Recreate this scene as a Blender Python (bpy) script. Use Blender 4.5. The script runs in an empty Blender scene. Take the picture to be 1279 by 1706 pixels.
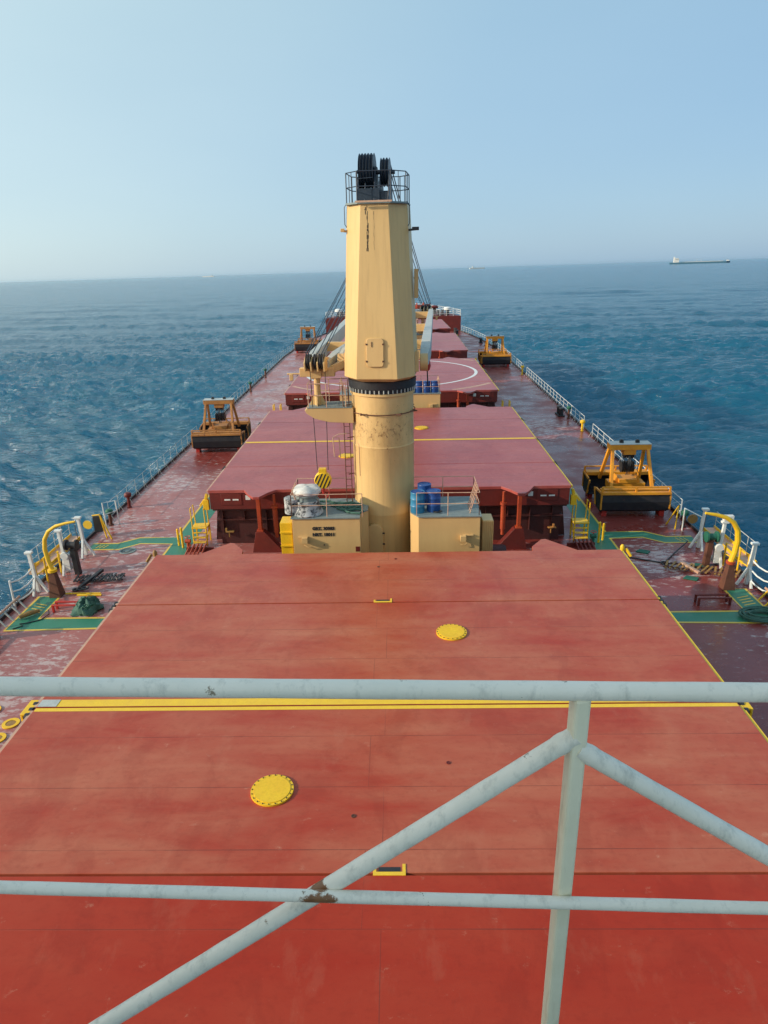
import bpy, math, random
import numpy as np
from mathutils import Vector, Matrix
random.seed(7)
PI = math.pi
sc = bpy.context.scene
COL = sc.collection
R = math.radians
D = -3.1            # main deck level in the ship frame (hatch tops are z = 0)
FREEBOARD = 8.0

# ---------------------------------------------------------------- materials
MATS = {}
class N:
    """tiny node helper"""
    def __init__(s, name):
        m = bpy.data.materials.new(name); m.use_nodes = True
        s.m = m; s.t = m.node_tree; s.b = s.t.nodes['Principled BSDF']
        s.tc = s.t.nodes.new('ShaderNodeTexCoord'); MATS[name] = m
    def node(s, ty, **kw):
        n = s.t.nodes.new(ty)
        for k, v in kw.items():
            if k in n.inputs.keys() if isinstance(k, str) else False: n.inputs[k].default_value = v
            else: setattr(n, k, v)
        return n
    def link(s, a, b): s.t.links.new(a, b)
    def coords(s, scale=(1, 1, 1), rot=(0, 0, 0), loc=(0, 0, 0)):
        mp = s.t.nodes.new('ShaderNodeMapping')
        mp.inputs['Scale'].default_value = scale; mp.inputs['Rotation'].default_value = rot; mp.inputs['Location'].default_value = loc
        s.link(s.tc.outputs['Object'], mp.inputs['Vector']); return mp.outputs[0]
    def noise(s, scale, vec=None, detail=4, rough=.55, dist=0):
        n = s.t.nodes.new('ShaderNodeTexNoise')
        n.inputs['Scale'].default_value = scale; n.inputs['Detail'].default_value = detail
        n.inputs['Roughness'].default_value = rough; n.inputs['Distortion'].default_value = dist
        s.link(vec if vec is not None else s.tc.outputs['Object'], n.inputs['Vector']); return n.outputs['Fac']
    def ramp(s, fac, stops):
        n = s.t.nodes.new('ShaderNodeValToRGB'); e = n.color_ramp.elements
        while len(e) < len(stops): e.new(.5)
        for k, (p, c) in enumerate(stops):
            e[k].position = p; e[k].color = (c, c, c, 1) if not hasattr(c, '__len__') else (*c[:3], 1)
        s.link(fac, n.inputs[0]); return n.outputs[0]
    def mix(s, fac, a, b, mode='MIX'):
        n = s.t.nodes.new('ShaderNodeMix'); n.data_type = 'RGBA'; n.blend_type = mode
        for i, v in ((0, fac), (6, a), (7, b)):
            if isinstance(v, (int, float)): n.inputs[i].default_value = v
            elif isinstance(v, tuple): n.inputs[i].default_value = (*v[:3], 1)
            else: s.link(v, n.inputs[i])
        return n.outputs[2]
    def math(s, op, a, b=0.0, c=0.0, clamp=False):
        n = s.t.nodes.new('ShaderNodeMath'); n.operation = op; n.use_clamp = clamp
        for i, v in enumerate((a, b, c)):
            if isinstance(v, (int, float)): n.inputs[i].default_value = v
            else: s.link(v, n.inputs[i])
        return n.outputs[0]
    def sep(s):
        n = s.t.nodes.new('ShaderNodeSeparateXYZ'); s.link(s.tc.outputs['Object'], n.inputs[0]); return n.outputs
    def out(s, col=None, rough=None, bump=None, bstr=.3, bdist=.02, metal=0, spec=.5):
        b = s.b
        def put(key, v):
            if v is None: return
            if isinstance(v, (int, float)): b.inputs[key].default_value = v
            elif isinstance(v, tuple): b.inputs[key].default_value = (*v[:3], 1)
            else: s.link(v, b.inputs[key])
        put('Base Color', col); put('Roughness', rough); put('Metallic', metal); put('Specular IOR Level', spec)
        if bump is not None:
            n = s.t.nodes.new('ShaderNodeBump'); n.inputs['Strength'].default_value = bstr; n.inputs['Distance'].default_value = bdist
            s.link(bump, n.inputs['Height']); s.link(n.outputs[0], b.inputs['Normal'])
        return s.m

def paint(name, c, c2=None, rust=0.0, rough=.45, scale=1.5, dirt=.35, streak=False, rustcol=(.16, .06, .025), spec=.5):
    """painted steel: faded patches, grime, optional rust spots / vertical streaks"""
    n = N(name)
    c2 = c2 or tuple(v * .7 for v in c)
    v = n.coords((1, 1, .25)) if streak else None
    a = n.noise(scale, v, 5, .6)
    col = n.mix(n.ramp(a, [(.35, 0), (.7, 1)]), c, c2)
    g = n.noise(scale * 6, v, 4, .65)
    col = n.mix(n.math('MULTIPLY', n.ramp(g, [(.45, 0), (.8, 1)]), dirt), col, tuple(x * .45 for x in c))
    if rust > 0:
        r = n.noise(scale * 2.3, n.coords((1.3, 1.3, .35 if streak else 1.2), loc=(3, 7, 1)), 6, .7)
        t = .72 - .2 * rust
        col = n.mix(n.ramp(r, [(t, 0), (t + .05, 1)]), col, rustcol)
    rg = n.ramp(g, [(.3, rough - .08), (.8, min(1, rough + .2))])
    return n.out(col, rg, n.noise(scale * 9, None, 3), .25, .01, spec=spec)

# hatch-top paint: red oxide, transverse roller streaks, weld seams
def hatch_paint(name, base, fade, fadeamt, seed, spec=.6, sx_=.3, sy_=1.3):
    n = N(name)
    X, Y, Z = n.sep()
    st = n.noise(.9, n.coords((sx_, sy_, 1), loc=(seed, 0, 0)), 6, .62, .4)
    big = n.noise(.33, n.coords((.7, 1, 1), loc=(0, seed, 0)), 4, .6, .6)
    f = n.math('MULTIPLY', n.ramp(n.math('ADD', n.math('MULTIPLY', st, .5), n.math('MULTIPLY', big, .5)), [(.36, 0), (.66, 1)]), fadeamt)
    col = n.mix(f, base, fade)
    fine = n.noise(6, n.coords((.8, 1.3, 1)), 6, .7)
    col = n.mix(n.math('MULTIPLY', n.ramp(fine, [(.5, 0), (.75, 1)]), .3), col, tuple(v * .6 for v in base))
    # pale scuffs and a few dark chips
    sp = n.noise(2.6, n.coords((.8, 1, 1), loc=(9, seed, 0)), 8, .75)
    col = n.mix(n.math('MULTIPLY', n.ramp(sp, [(.62, 0), (.72, 1)]), .4), col, (.62, .34, .22))
    chips = n.noise(5, n.coords(loc=(seed, 4, 0)), 6, .8)
    col = n.mix(n.ramp(chips, [(.725, 0), (.75, 1)]), col, (.09, .03, .02))
    # plate seams: transverse every 1.72 m, one near the centreline
    sy = n.math('ABSOLUTE', n.math('SUBTRACT', n.math('FRACT', n.math('DIVIDE', n.math('ADD', Y, 100.35), 1.72)), .5))
    sy = n.math('LESS_THAN', sy, .007)
    cell = n.math('FLOOR', n.math('DIVIDE', n.math('ADD', Y, 100.35 + .86), 1.72))
    jog = n.math('MULTIPLY', n.math('SUBTRACT', n.math('MODULO', cell, 2), .5), .34)
    sx = n.math('LESS_THAN', n.math('ABSOLUTE', n.math('ADD', X, n.math('ADD', jog, .1))), .009)
    seam = n.math('MAXIMUM', sy, sx)
    brk = n.ramp(n.noise(.8, n.coords(loc=(2, 2, 2)), 3), [(.35, .25), (.65, 1)])
    col = n.mix(n.math('MULTIPLY', n.math('MULTIPLY', seam, brk), .65), col, (.13, .035, .022))
    # blotchy touch-up patches and long rubbed runs
    tu = n.noise(.75, n.coords((1, .55, 1), rot=(0, 0, .35), loc=(seed * 2, 3, 0)), 6, .68, .5)
    col = n.mix(n.math('MULTIPLY', n.ramp(tu, [(.52, 0), (.60, 1)]), .22), col, tuple(v * .62 for v in base))
    tu2 = n.noise(1.3, n.coords((1.2, .5, 1), loc=(4, seed, 0)), 7, .7, .2)
    col = n.mix(n.math('MULTIPLY', n.ramp(tu2, [(.56, 0), (.66, 1)]), .12 * fadeamt), col, (.55, .25, .15))
    h = n.math('ADD', n.math('MULTIPLY', seam, .4), n.math('ADD', n.math('MULTIPLY', fine, .25), n.math('MULTIPLY', big, 3.)))
    rg = n.ramp(n.math('ADD', n.math('MULTIPLY', st, .6), n.math('MULTIPLY', fine, .4)), [(.3, .27), (.7, .48)])
    return n.out(col, rg, h, .45, .02, spec=spec)

hatch_paint('red_near', (.38, .028, .009), (.42, .055, .022), .7, 1, .28)  # deeper red of the near panel imitates weaker sky sheen at steep view
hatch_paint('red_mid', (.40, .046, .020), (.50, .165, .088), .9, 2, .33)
hatch_paint('red_far', (.33, .042, .036), (.46, .115, .095), 1.0, 5, .6, .12, 2.6)  # pinker far copy has grazing sky sheen put into its colour
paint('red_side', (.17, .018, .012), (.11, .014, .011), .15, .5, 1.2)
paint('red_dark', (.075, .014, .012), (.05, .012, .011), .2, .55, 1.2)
paint('orange_red', (.45, .07, .02), (.33, .045, .02), .1, .4, 2)
paint('bright_red', (.5, .03, .02), (.4, .025, .02), .1, .4, 2)
paint('yellow', (.90, .56, .015), (.84, .48, .015), .12, .45, 2.5)
paint('yellow_line', (.90, .58, .03), (.82, .50, .04), .1, .5, 3.5, .2)
paint('pale_line', (.62, .42, .28), (.5, .25, .17), .25, .5, 2.5)
paint('white', (.82, .84, .80), (.68, .70, .66), .12, .4, 3, .3)
paint('black', (.018, .02, .024), (.03, .03, .032), .1, .45, 2)
paint('blue_black', (.018, .03, .05), (.03, .045, .065), .05, .4, 2)
paint('rope_steel', (.06, .065, .07), (.03, .03, .03), 0, .6, 4)
paint('grey_top', (.17, .23, .235), (.25, .29, .27), .25, .55, 1.3)
paint('grey_pale', (.42, .47, .45), (.55, .55, .5), .15, .5, 1.5, .35, True)
paint('blue', (.015, .07, .27), (.02, .09, .30), .05, .35, 3)
paint('blue_light', (.03, .2, .38), (.05, .26, .42), .05, .35, 3)
paint('green', (.01, .1, .06), (.02, .14, .09), .1, .6, 3)
paint('grab_yellow', (.80, .34, .018), (.62, .23, .018), .3, .5, 1.8)
paint('grab_rusty', (.52, .23, .05), (.36, .15, .045), .7, .6, 1.8)
paint('steel_dark', (.018, .020, .028), (.04, .036, .036), .25, .5, 1.0, spec=.2)
paint('rust', (.15, .055, .03), (.09, .035, .022), .5, .75, 3)
paint('brass', (.35, .2, .05), (.25, .13, .04), .3, .5, 4)
paint('hull_red', (.12, .02, .015), (.03, .03, .035), .3, .5, .3)
paint('net_green', (.03, .10, .075), (.07, .16, .12), 0, .8, 5)
paint('canvas', (.72, .72, .68), (.5, .5, .47), 0, .8, 3)
paint('haze_hull', (.07, .17, .24), (.06, .15, .21), 0, .6, 1, spec=.1)  # tanker hull: bluish distance haze painted into the colour
paint('lens', (.5, .52, .5), None, 0, .2, 3)
paint('wheelhouse', (.8, .79, .75), (.75, .74, .7), .1, .5, .5)

def make_cream():
    n = N('cream')
    X, Y, Z = n.sep()
    a = n.noise(.7, n.coords((1, 1, .3)), 5, .6)
    col = n.mix(n.ramp(a, [(.35, 0), (.7, 1)]), (.74, .50, .21), (.66, .43, .17))
    s = n.noise(6, n.coords((1, 1, .05), loc=(4, 1, 0)), 4, .6)
    col = n.mix(n.math('MULTIPLY', n.ramp(s, [(.5, 0), (.8, 1)]), .4), col, (.44, .27, .12))
    r = n.noise(7.5, n.coords((1, 1, .7), loc=(0, 5, 0)), 9, .78)
    # rust gathers in the worn band of the column
    band = n.math('SUBTRACT', 1, n.math('DIVIDE', n.math('ABSOLUTE', n.math('SUBTRACT', Z, 7.3)), 2.2), clamp=True)
    t = n.math('ADD', r, n.math('MULTIPLY', band, .19))
    col = n.mix(n.math('MULTIPLY', band, n.ramp(n.noise(2.2, n.coords((1, 1, .5), loc=(6, 1, 2)), 6, .7), [(.42, 0), (.7, .6)])), col, (.42, .24, .08))
    col = n.mix(n.ramp(t, [(.71, 0), (.80, .85)]), col, (.16, .06, .02))
    return n.out(col, .42, n.noise(9, None, 3), .2, .01)
make_cream()
def make_dirty_cream():
    n = N('cream_plain')
    a = n.noise(.9, n.coords((1, 1, .3)), 5, .6)
    col = n.mix(n.ramp(a, [(.35, 0), (.7, 1)]), (.70, .46, .19), (.60, .38, .16))
    r = n.noise(5, n.coords((1.2, 1.2, .4)), 8, .75)
    col = n.mix(n.ramp(r, [(.69, 0), (.74, .8)]), col, (.18, .075, .03))
    return n.out(col, .45, n.noise(9, None, 3), .2, .01)
make_dirty_cream()

def make_streaks():
    n = N('oil_streak'); a = n.noise(30, n.coords((1, 1, .3)), 3)
    return n.out(n.mix(a, (.02, .015, .01), (.06, .035, .02)), .5)
make_streaks()

def make_deck():
    n = N('deck_paint')
    X, Y, Z = n.sep()
    big = n.noise(.18, None, 4, .6, .4)
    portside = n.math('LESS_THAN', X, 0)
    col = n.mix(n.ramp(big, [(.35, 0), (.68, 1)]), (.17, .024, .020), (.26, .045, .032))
    fl = n.noise(2.0, n.coords((1.0, 2.0, 1), rot=(0, 0, .12)), 9, .72, .3)
    wide = n.noise(.16, n.coords(loc=(5, 5, 0)), 3, .5)
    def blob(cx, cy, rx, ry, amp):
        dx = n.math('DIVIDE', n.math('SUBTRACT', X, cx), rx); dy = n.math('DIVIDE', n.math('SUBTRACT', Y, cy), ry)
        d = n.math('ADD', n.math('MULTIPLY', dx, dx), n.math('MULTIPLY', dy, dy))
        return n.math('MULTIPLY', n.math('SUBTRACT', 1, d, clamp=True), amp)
    port_wear = n.math('SUBTRACT', portside, blob(-13.6, 49.0, 2.6, 4.2, 1.6), clamp=True)  # bleached wear to port, less in a patch aft of the rusty grab
    col = n.mix(n.math('MULTIPLY', port_wear, n.ramp(big, [(.3, .45), (.7, .8)])), col, (.42, .15, .13))
    bias = n.math('ADD', n.math('MULTIPLY', port_wear, .06), blob(13.2, 30.6, 2.6, 2.6, .17))
    bias = n.math('ADD', bias, blob(13.3, 58, 3.2, 6, .13))
    bias = n.math('ADD', bias, blob(-13.5, 20, 4, 4.5, .05))
    m = n.math('ADD', n.math('ADD', fl, bias), n.math('MULTIPLY', n.math('SUBTRACT', wide, .5), .3))
    col = n.mix(n.math('MULTIPLY', n.ramp(m, [(.595, 0), (.66, 1)]), .8), col, (.52, .42, .39))
    fl2 = n.noise(2.6, n.coords((1, 2.6, 1), loc=(7, 3, 0)), 8, .75)
    col = n.mix(n.math('MULTIPLY', n.ramp(n.math('ADD', fl2, n.math('MULTIPLY', bias, .6)), [(.56, 0), (.70, 1)]), .4), col, (.50, .27, .24))
    dk = n.noise(.7, n.coords((1, 1, 1), loc=(1, 9, 0)), 7, .7)
    col = n.mix(n.math('MULTIPLY', n.ramp(dk, [(.60, 0), (.74, 1)]), .5), col, (.05, .012, .012))
    # damp film: smoother where water stood
    wet = n.noise(.35, n.coords((1, 1.2, 1), loc=(3, 1, 0)), 5, .6)
    rg = n.ramp(wet, [(.4, .22), (.62, .5)])
    return n.out(col, rg, n.math('ADD', n.math('MULTIPLY', fl, .6), n.math('MULTIPLY', wet, 1.5)), .5, .02, spec=.6)
make_deck()

def make_walk(name, c1, c2, worn=(.30, .07, .05)):
    n = N(name)
    col = n.mix(n.noise(1.2, None, 5), c1, c2)
    w = n.noise(1.6, n.coords((1, 1.8, 1)), 9, .72)
    col = n.mix(n.ramp(w, [(.62, 0), (.66, 1)]), col, worn)
    return n.out(col, .45, w, .2, .01)
make_walk('walk_green', (.015, .15, .085), (.05, .24, .15), (.18, .22, .16))
make_walk('walk_yellow', (.72, .50, .05), (.66, .44, .08))

CZ = 11.005
def make_rail_white():
    n = N('rail_white')
    a = n.noise(5, None, 5, .6)
    col = n.mix(n.ramp(a, [(.35, 0), (.7, 1)]), (.90, .83, .69), (.80, .75, .62))
    g = n.noise(22, n.coords((1, 1, .4)), 5, .7)
    col = n.mix(n.math('MULTIPLY', n.ramp(g, [(.52, 0), (.74, 1)]), .6), col, (.36, .36, .30))
    r = n.noise(11, n.coords(loc=(2, 1, 4)), 6, .75)
    col = n.mix(n.ramp(r, [(.645, 0), (.68, 1)]), col, (.30, .24, .16))
    # rust where two pipes were welded together
    X, Y, Z = n.sep(); dx = n.math('DIVIDE', n.math('SUBTRACT', X, .262), .05); dz = n.math('DIVIDE', n.math('SUBTRACT', Z, 9.517 - (CZ - 2.2)), .016)
    d = n.math('ADD', n.math('MULTIPLY', dx, dx), n.math('MULTIPLY', dz, dz))
    d = n.math('ADD', n.math('SUBTRACT', 1, d), n.math('MULTIPLY', n.math('SUBTRACT', n.noise(45, None, 6, .75), .5), 3.))
    col = n.mix(n.ramp(d, [(.12, 0), (.45, 1)]), col, n.mix(g, (.10, .035, .012), (.34, .15, .05)))
    return n.out(col, .38, n.math('ADD', n.math('MULTIPLY', a, .7), n.math('MULTIPLY', g, .3)), .55, .012)
make_rail_white()
def make_rust_weld():
    n = N('rust_weld'); a = n.noise(38, None, 6, .7)
    return n.out(n.mix(n.ramp(a, [(.42, 0), (.6, 1)]), (.20, .085, .03), (.50, .40, .27)), .7, a, .8, .01)
make_rust_weld()
def make_post_white():
    n = N('post_cream')
    a = n.noise(4, None, 5, .6)
    col = n.mix(n.ramp(a, [(.35, 0), (.7, 1)]), (.90, .82, .60), (.80, .72, .50))
    g = n.noise(14, n.coords((1, 1, .12), loc=(1, 0, 0)), 5, .7)
    col = n.mix(n.math('MULTIPLY', n.ramp(g, [(.56, 0), (.74, 1)]), .8), col, (.45, .30, .14))
    return n.out(col, .4, a, .45, .012)
make_post_white()

def make_sea():
    n = N('sea_water')
    b1 = n.noise(.8, n.coords((.4, 1.7, 1)), 8, .62, .1)
    b2 = n.noise(2.6, n.coords((.8, 1.4, 1)), 5, .6, .2)
    far = n.noise(.14, n.coords((.22, 1.8, 1)), 7, .62, .0)
    mid = n.noise(.36, n.coords((.26, 1.8, 1), rot=(0, 0, .12)), 6, .62, .0)
    h = n.math('ADD', n.math('MULTIPLY', b1, .34), n.math('ADD', n.math('MULTIPLY', b2, .07), n.math('ADD', n.math('MULTIPLY', mid, 1.0), n.math('MULTIPLY', far, 1.8))))
    broad = n.noise(.02, n.coords((.4, 1.2, 1)), 3, .5)
    col = n.mix(n.ramp(broad, [(.35, 0), (.7, 1)]), (.0, .092, .160), (.0, .102, .170))
    n.b.inputs['IOR'].default_value = 1.42; n.b.subsurface_method = 'BURLEY'
    n.b.inputs['Subsurface Weight'].default_value = 1.0; n.b.inputs['Subsurface Radius'].default_value = (6, 9, 10); n.b.inputs['Subsurface Scale'].default_value = 1.0
    return n.out(col, .17, h, 1.0, 1.0, spec=.95)
make_sea()
M = MATS

# ---------------------------------------------------------------- mesh builder
ORIGIN = {}
ROOTS = []
class MB:
    def __init__(s): s.v = []; s.f = []
    def add(s, vs, fs):
        o = len(s.v); s.v += [tuple(v) for v in vs]; s.f += [tuple(i + o for i in f) for f in fs]; return s
    def box(s, x0, x1, y0, y1, z0, z1):
        vs = [(x, y, z) for z in (z0, z1) for y in (y0, y1) for x in (x0, x1)]
        return s.add(vs, [(0, 2, 3, 1), (4, 5, 7, 6), (0, 1, 5, 4), (2, 6, 7, 3), (0, 4, 6, 2), (1, 3, 7, 5)])
    def cbox(s, c, sz, rz=0):
        m = Matrix.Rotation(rz, 3, 'Z'); c = Vector(c)
        vs = [c + m @ Vector((x * sz[0] / 2, y * sz[1] / 2, z * sz[2] / 2)) for z in (-1, 1) for y in (-1, 1) for x in (-1, 1)]
        return s.add(vs, [(0, 2, 3, 1), (4, 5, 7, 6), (0, 1, 5, 4), (2, 6, 7, 3), (0, 4, 6, 2), (1, 3, 7, 5)])
    def bar(s, p, q, w, h, w2=None, h2=None):
        """rectangular bar from p to q; w across, h upward"""
        p = Vector(p); q = Vector(q); d = (q - p).normalized()
        up = Vector((0, 0, 1)) if abs(d.z) < .9 else Vector((0, 1, 0))
        sx = d.cross(up).normalized(); u = sx.cross(d).normalized()
        w2 = w if w2 is None else w2; h2 = h if h2 is None else h2
        vs = [p + sx * a * w / 2 + u * b * h / 2 for a, b in ((-1, -1), (1, -1), (1, 1), (-1, 1))]
        vs += [q + sx * a * w2 / 2 + u * b * h2 / 2 for a, b in ((-1, -1), (1, -1), (1, 1), (-1, 1))]
        return s.add(vs, [(3, 2, 1, 0), (4, 5, 6, 7), (0, 1, 5, 4), (1, 2, 6, 5), (2, 3, 7, 6), (3, 0, 4, 7)])
    def tube(s, pts, r, n=8, closed=False, caps=True):
        pts = [Vector(p) for p in pts]; k = len(pts)
        rs = r if hasattr(r, '__len__') else [r] * k
        vs = []; prev = None
        for i, p in enumerate(pts):
            if closed: d = pts[(i + 1) % k] - pts[i - 1]
            else: d = pts[min(i + 1, k - 1)] - pts[max(i - 1, 0)]
            d.normalize()
            if prev is None:
                up = Vector((0, 0, 1)) if abs(d.z) < .95 else Vector((1, 0, 0))
                a = d.cross(up).normalized()
            else:
                a = (prev - d * prev.dot(d)).normalized()
            b = d.cross(a); prev = a
            for j in range(n):
                t = 2 * PI * j / n; vs.append(p + (a * math.cos(t) + b * math.sin(t)) * rs[i])
        fs = []
        for i in range(k if closed else k - 1):
            for j in range(n):
                i2 = (i + 1) % k
                fs.append((i * n + j, i * n + (j + 1) % n, i2 * n + (j + 1) % n, i2 * n + j))
        if caps and not closed:
            fs.append(tuple(range(n))[::-1]); fs.append(tuple((k - 1) * n + j for j in range(n)))
        return s.add(vs, [f[::-1] for f in fs])
    def lathe(s, prof, c=(0, 0, 0), n=24, axis='z', a0=0, a1=2 * PI):
        """profile of (r, h); closed round an axis"""
        full = abs(a1 - a0 - 2 * PI) < 1e-6; m = n if full else n + 1; vs = []
        for r, h in prof:
            for j in range(m):
                t = a0 + (a1 - a0) * j / n; x, y = r * math.cos(t), r * math.sin(t)
                q = (x, y, h) if axis == 'z' else ((h, x, y) if axis == 'x' else (y, h, x))
                vs.append((q[0] + c[0], q[1] + c[1], q[2] + c[2]))
        fs = []
        for i in range(len(prof) - 1):
            for j in range(n):
                fs.append((i * m + j, i * m + (j + 1) % m, (i + 1) * m + (j + 1) % m, (i + 1) * m + j))
        if full:
            if prof[0][0] > 1e-6: fs.append(tuple(range(n))[::-1])
            if prof[-1][0] > 1e-6: fs.append(tuple((len(prof) - 1) * m + j for j in range(n)))
        return s.add(vs, fs)
    def cyl(s, c, r, h, n=20, axis='z'): return s.lathe([(r, 0), (r, h)], c, n, axis)
    def prism(s, poly, a, b, axis='z'):
        """extrude polygon; axis z: poly in xy; x: poly in yz; y: poly in xz"""
        def mp(p, h): return (p[0], p[1], h) if axis == 'z' else ((h, p[0], p[1]) if axis == 'x' else (p[0], h, p[1]))
        n = len(poly)
        vs = [mp(p, a) for p in poly] + [mp(p, b) for p in poly]
        fs = [tuple(range(n))[::-1], tuple(range(n, 2 * n))] + [(i, (i + 1) % n, (i + 1) % n + n, i + n) for i in range(n)]
        return s.add(vs, fs)
    def loft(s, rings):
        n = len(rings[0]); vs = [p for r in rings for p in r]; fs = []
        for k in range(len(rings) - 1):
            for i in range(n): fs.append((k * n + i, k * n + (i + 1) % n, (k + 1) * n + (i + 1) % n, (k + 1) * n + i))
        fs.append(tuple(range(n))[::-1]); fs.append(tuple((len(rings) - 1) * n + j for j in range(n)))
        return s.add(vs, fs)
    def mirror_x(s, x0=0):
        n = len(s.v); f0 = list(s.f)
        s.v += [(2 * x0 - v[0], v[1], v[2]) for v in s.v]; s.f += [tuple(i + n for i in f)[::-1] for f in f0]; return s
    def build(s, name, mat, parent=None, bevel=0, smooth=True, loc=None):
        o0 = Vector(ORIGIN.get(parent.name, (0, 0, 0))) if parent else Vector(loc or (0, 0, 0))
        me = bpy.data.meshes.new(name)
        me.from_pydata([tuple(Vector(v) - o0) for v in s.v], [], s.f)
        import bmesh
        bm = bmesh.new(); bm.from_mesh(me); bmesh.ops.recalc_face_normals(bm, faces=bm.faces); bm.to_mesh(me); bm.free()
        me.materials.append(M[mat] if isinstance(mat, str) else mat)
        if smooth:
            me.shade_smooth(); me.set_sharp_from_angle(angle=R(35))
        ob = bpy.data.objects.new(name, me); COL.objects.link(ob)
        if parent:
            ob.parent = parent; ORIGIN[ob.name] = tuple(o0)
        else:
            ob.location = o0; ROOTS.append(ob); ORIGIN[ob.name] = tuple(o0)
        if bevel:
            b = ob.modifiers.new('Bevel', 'BEVEL'); b.width = bevel; b.segments = 2; b.limit_method = 'ANGLE'; b.angle_limit = R(40)
        return ob

def thing(name, label, cat, loc=(0, 0, 0), group=None, rz=0):
    o = bpy.data.objects.new(name, None); COL.objects.link(o); o.empty_display_size = .2
    o.location = loc; o.rotation_euler = (0, 0, rz); ORIGIN[o.name] = tuple(loc); ROOTS.append(o)
    o['label'] = label; o['category'] = cat
    if group: o['group'] = group
    return o
def tag(o, label, cat, group=None, kind=None):
    if label: o['label'] = label
    if cat: o['category'] = cat
    if group: o['group'] = group
    if kind: o['kind'] = kind
    return o
def struct(o, label=None):
    o['kind'] = 'structure'
    if label: o['label'] = label
    return o
def copy_tree(o, loc=None, rz=None, label=None, skip=(), parent=None):
    c = o.copy(); COL.objects.link(c)
    if parent is not None: c.parent = parent
    else: ROOTS.append(c)
    if loc is not None: c.location = loc
    if rz is not None: c.rotation_euler = (0, 0, rz)
    if label: c['label'] = label
    ORIGIN[c.name] = tuple(loc) if loc is not None else ORIGIN.get(o.name, (0, 0, 0))
    for ch in list(o.children):
        if ch.name.split('.')[0] in skip: continue
        copy_tree(ch, parent=c)
    return c
def text(body, size, loc, rot, mat, parent, name='lettering', depth=.004, bold=.012):
    cu = bpy.data.curves.new(name, 'FONT'); cu.body = body; cu.size = size; cu.extrude = depth; cu.offset = bold
    cu.align_x = 'CENTER'; cu.align_y = 'CENTER'; cu.resolution_u = 3
    ob = bpy.data.objects.new(name + '_tmp', cu); COL.objects.link(ob)
    bpy.context.view_layer.update()
    me = bpy.data.meshes.new_from_object(ob.evaluated_get(bpy.context.evaluated_depsgraph_get()))
    bpy.data.objects.remove(ob, do_unlink=True)
    me.materials.clear(); me.materials.append(M[mat])
    o = bpy.data.objects.new(name, me); COL.objects.link(o); o.parent = parent
    o.location = Vector(loc) - Vector(ORIGIN[parent.name]); o.rotation_euler = rot
    return o

# ---------------------------------------------------------------- hull, deck, paint on the deck
HB = [(-6, 16.3), (105, 16.3), (114, 15.9), (124, 15.0), (130, 14.2), (137, 13.0), (144, 11.0), (151, 8.3), (157, 5.0), (161, 1.6), (162, .2)]
def hb(y):
    for (a, p), (b, q) in zip(HB, HB[1:]):
        if y <= b: return p + (q - p) * (y - a) / (b - a)
    return .2
ys = [-6 + i * 3 for i in range(56)] + [162]
# deck sheet
b = MB(); vs = []; fs = []
for y in ys:
    w = hb(y); vs += [(-w, y, D), (w, y, D)]
for i in range(len(ys) - 1): fs.append((2 * i, 2 * i + 1, 2 * i + 3, 2 * i + 2))
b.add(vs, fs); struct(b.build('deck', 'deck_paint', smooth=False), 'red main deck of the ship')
# hull sides
b = MB(); vs = []; fs = []
bot = D - FREEBOARD - 2.5
for y in ys:
    w = hb(y) + .02; k = max(.75, min(1, 1 - (y - 125) / 90)) if y > 125 else 1
    vs += [(-w, y, D + .16), (-w * k, y, bot), (w, y, D + .16), (w * k, y, bot), (-w + .10, y, D + .16), (w - .10, y, D + .16), (-w + .10, y, D - .05), (w - .10, y, D - .05)]
for i in range(len(ys) - 1):
    o = 8 * i
    for p, q in ((0, 1), (2, 3), (0, 4), (2, 5), (4, 6), (5, 7)): fs.append((o + p, o + q, o + 8 + q, o + 8 + p))
fs.append((0, 1, 3, 2))
b.add(vs, fs); struct(b.build('ship_hull', 'black', smooth=False), 'black side plating and gunwale edge of the ship')

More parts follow.
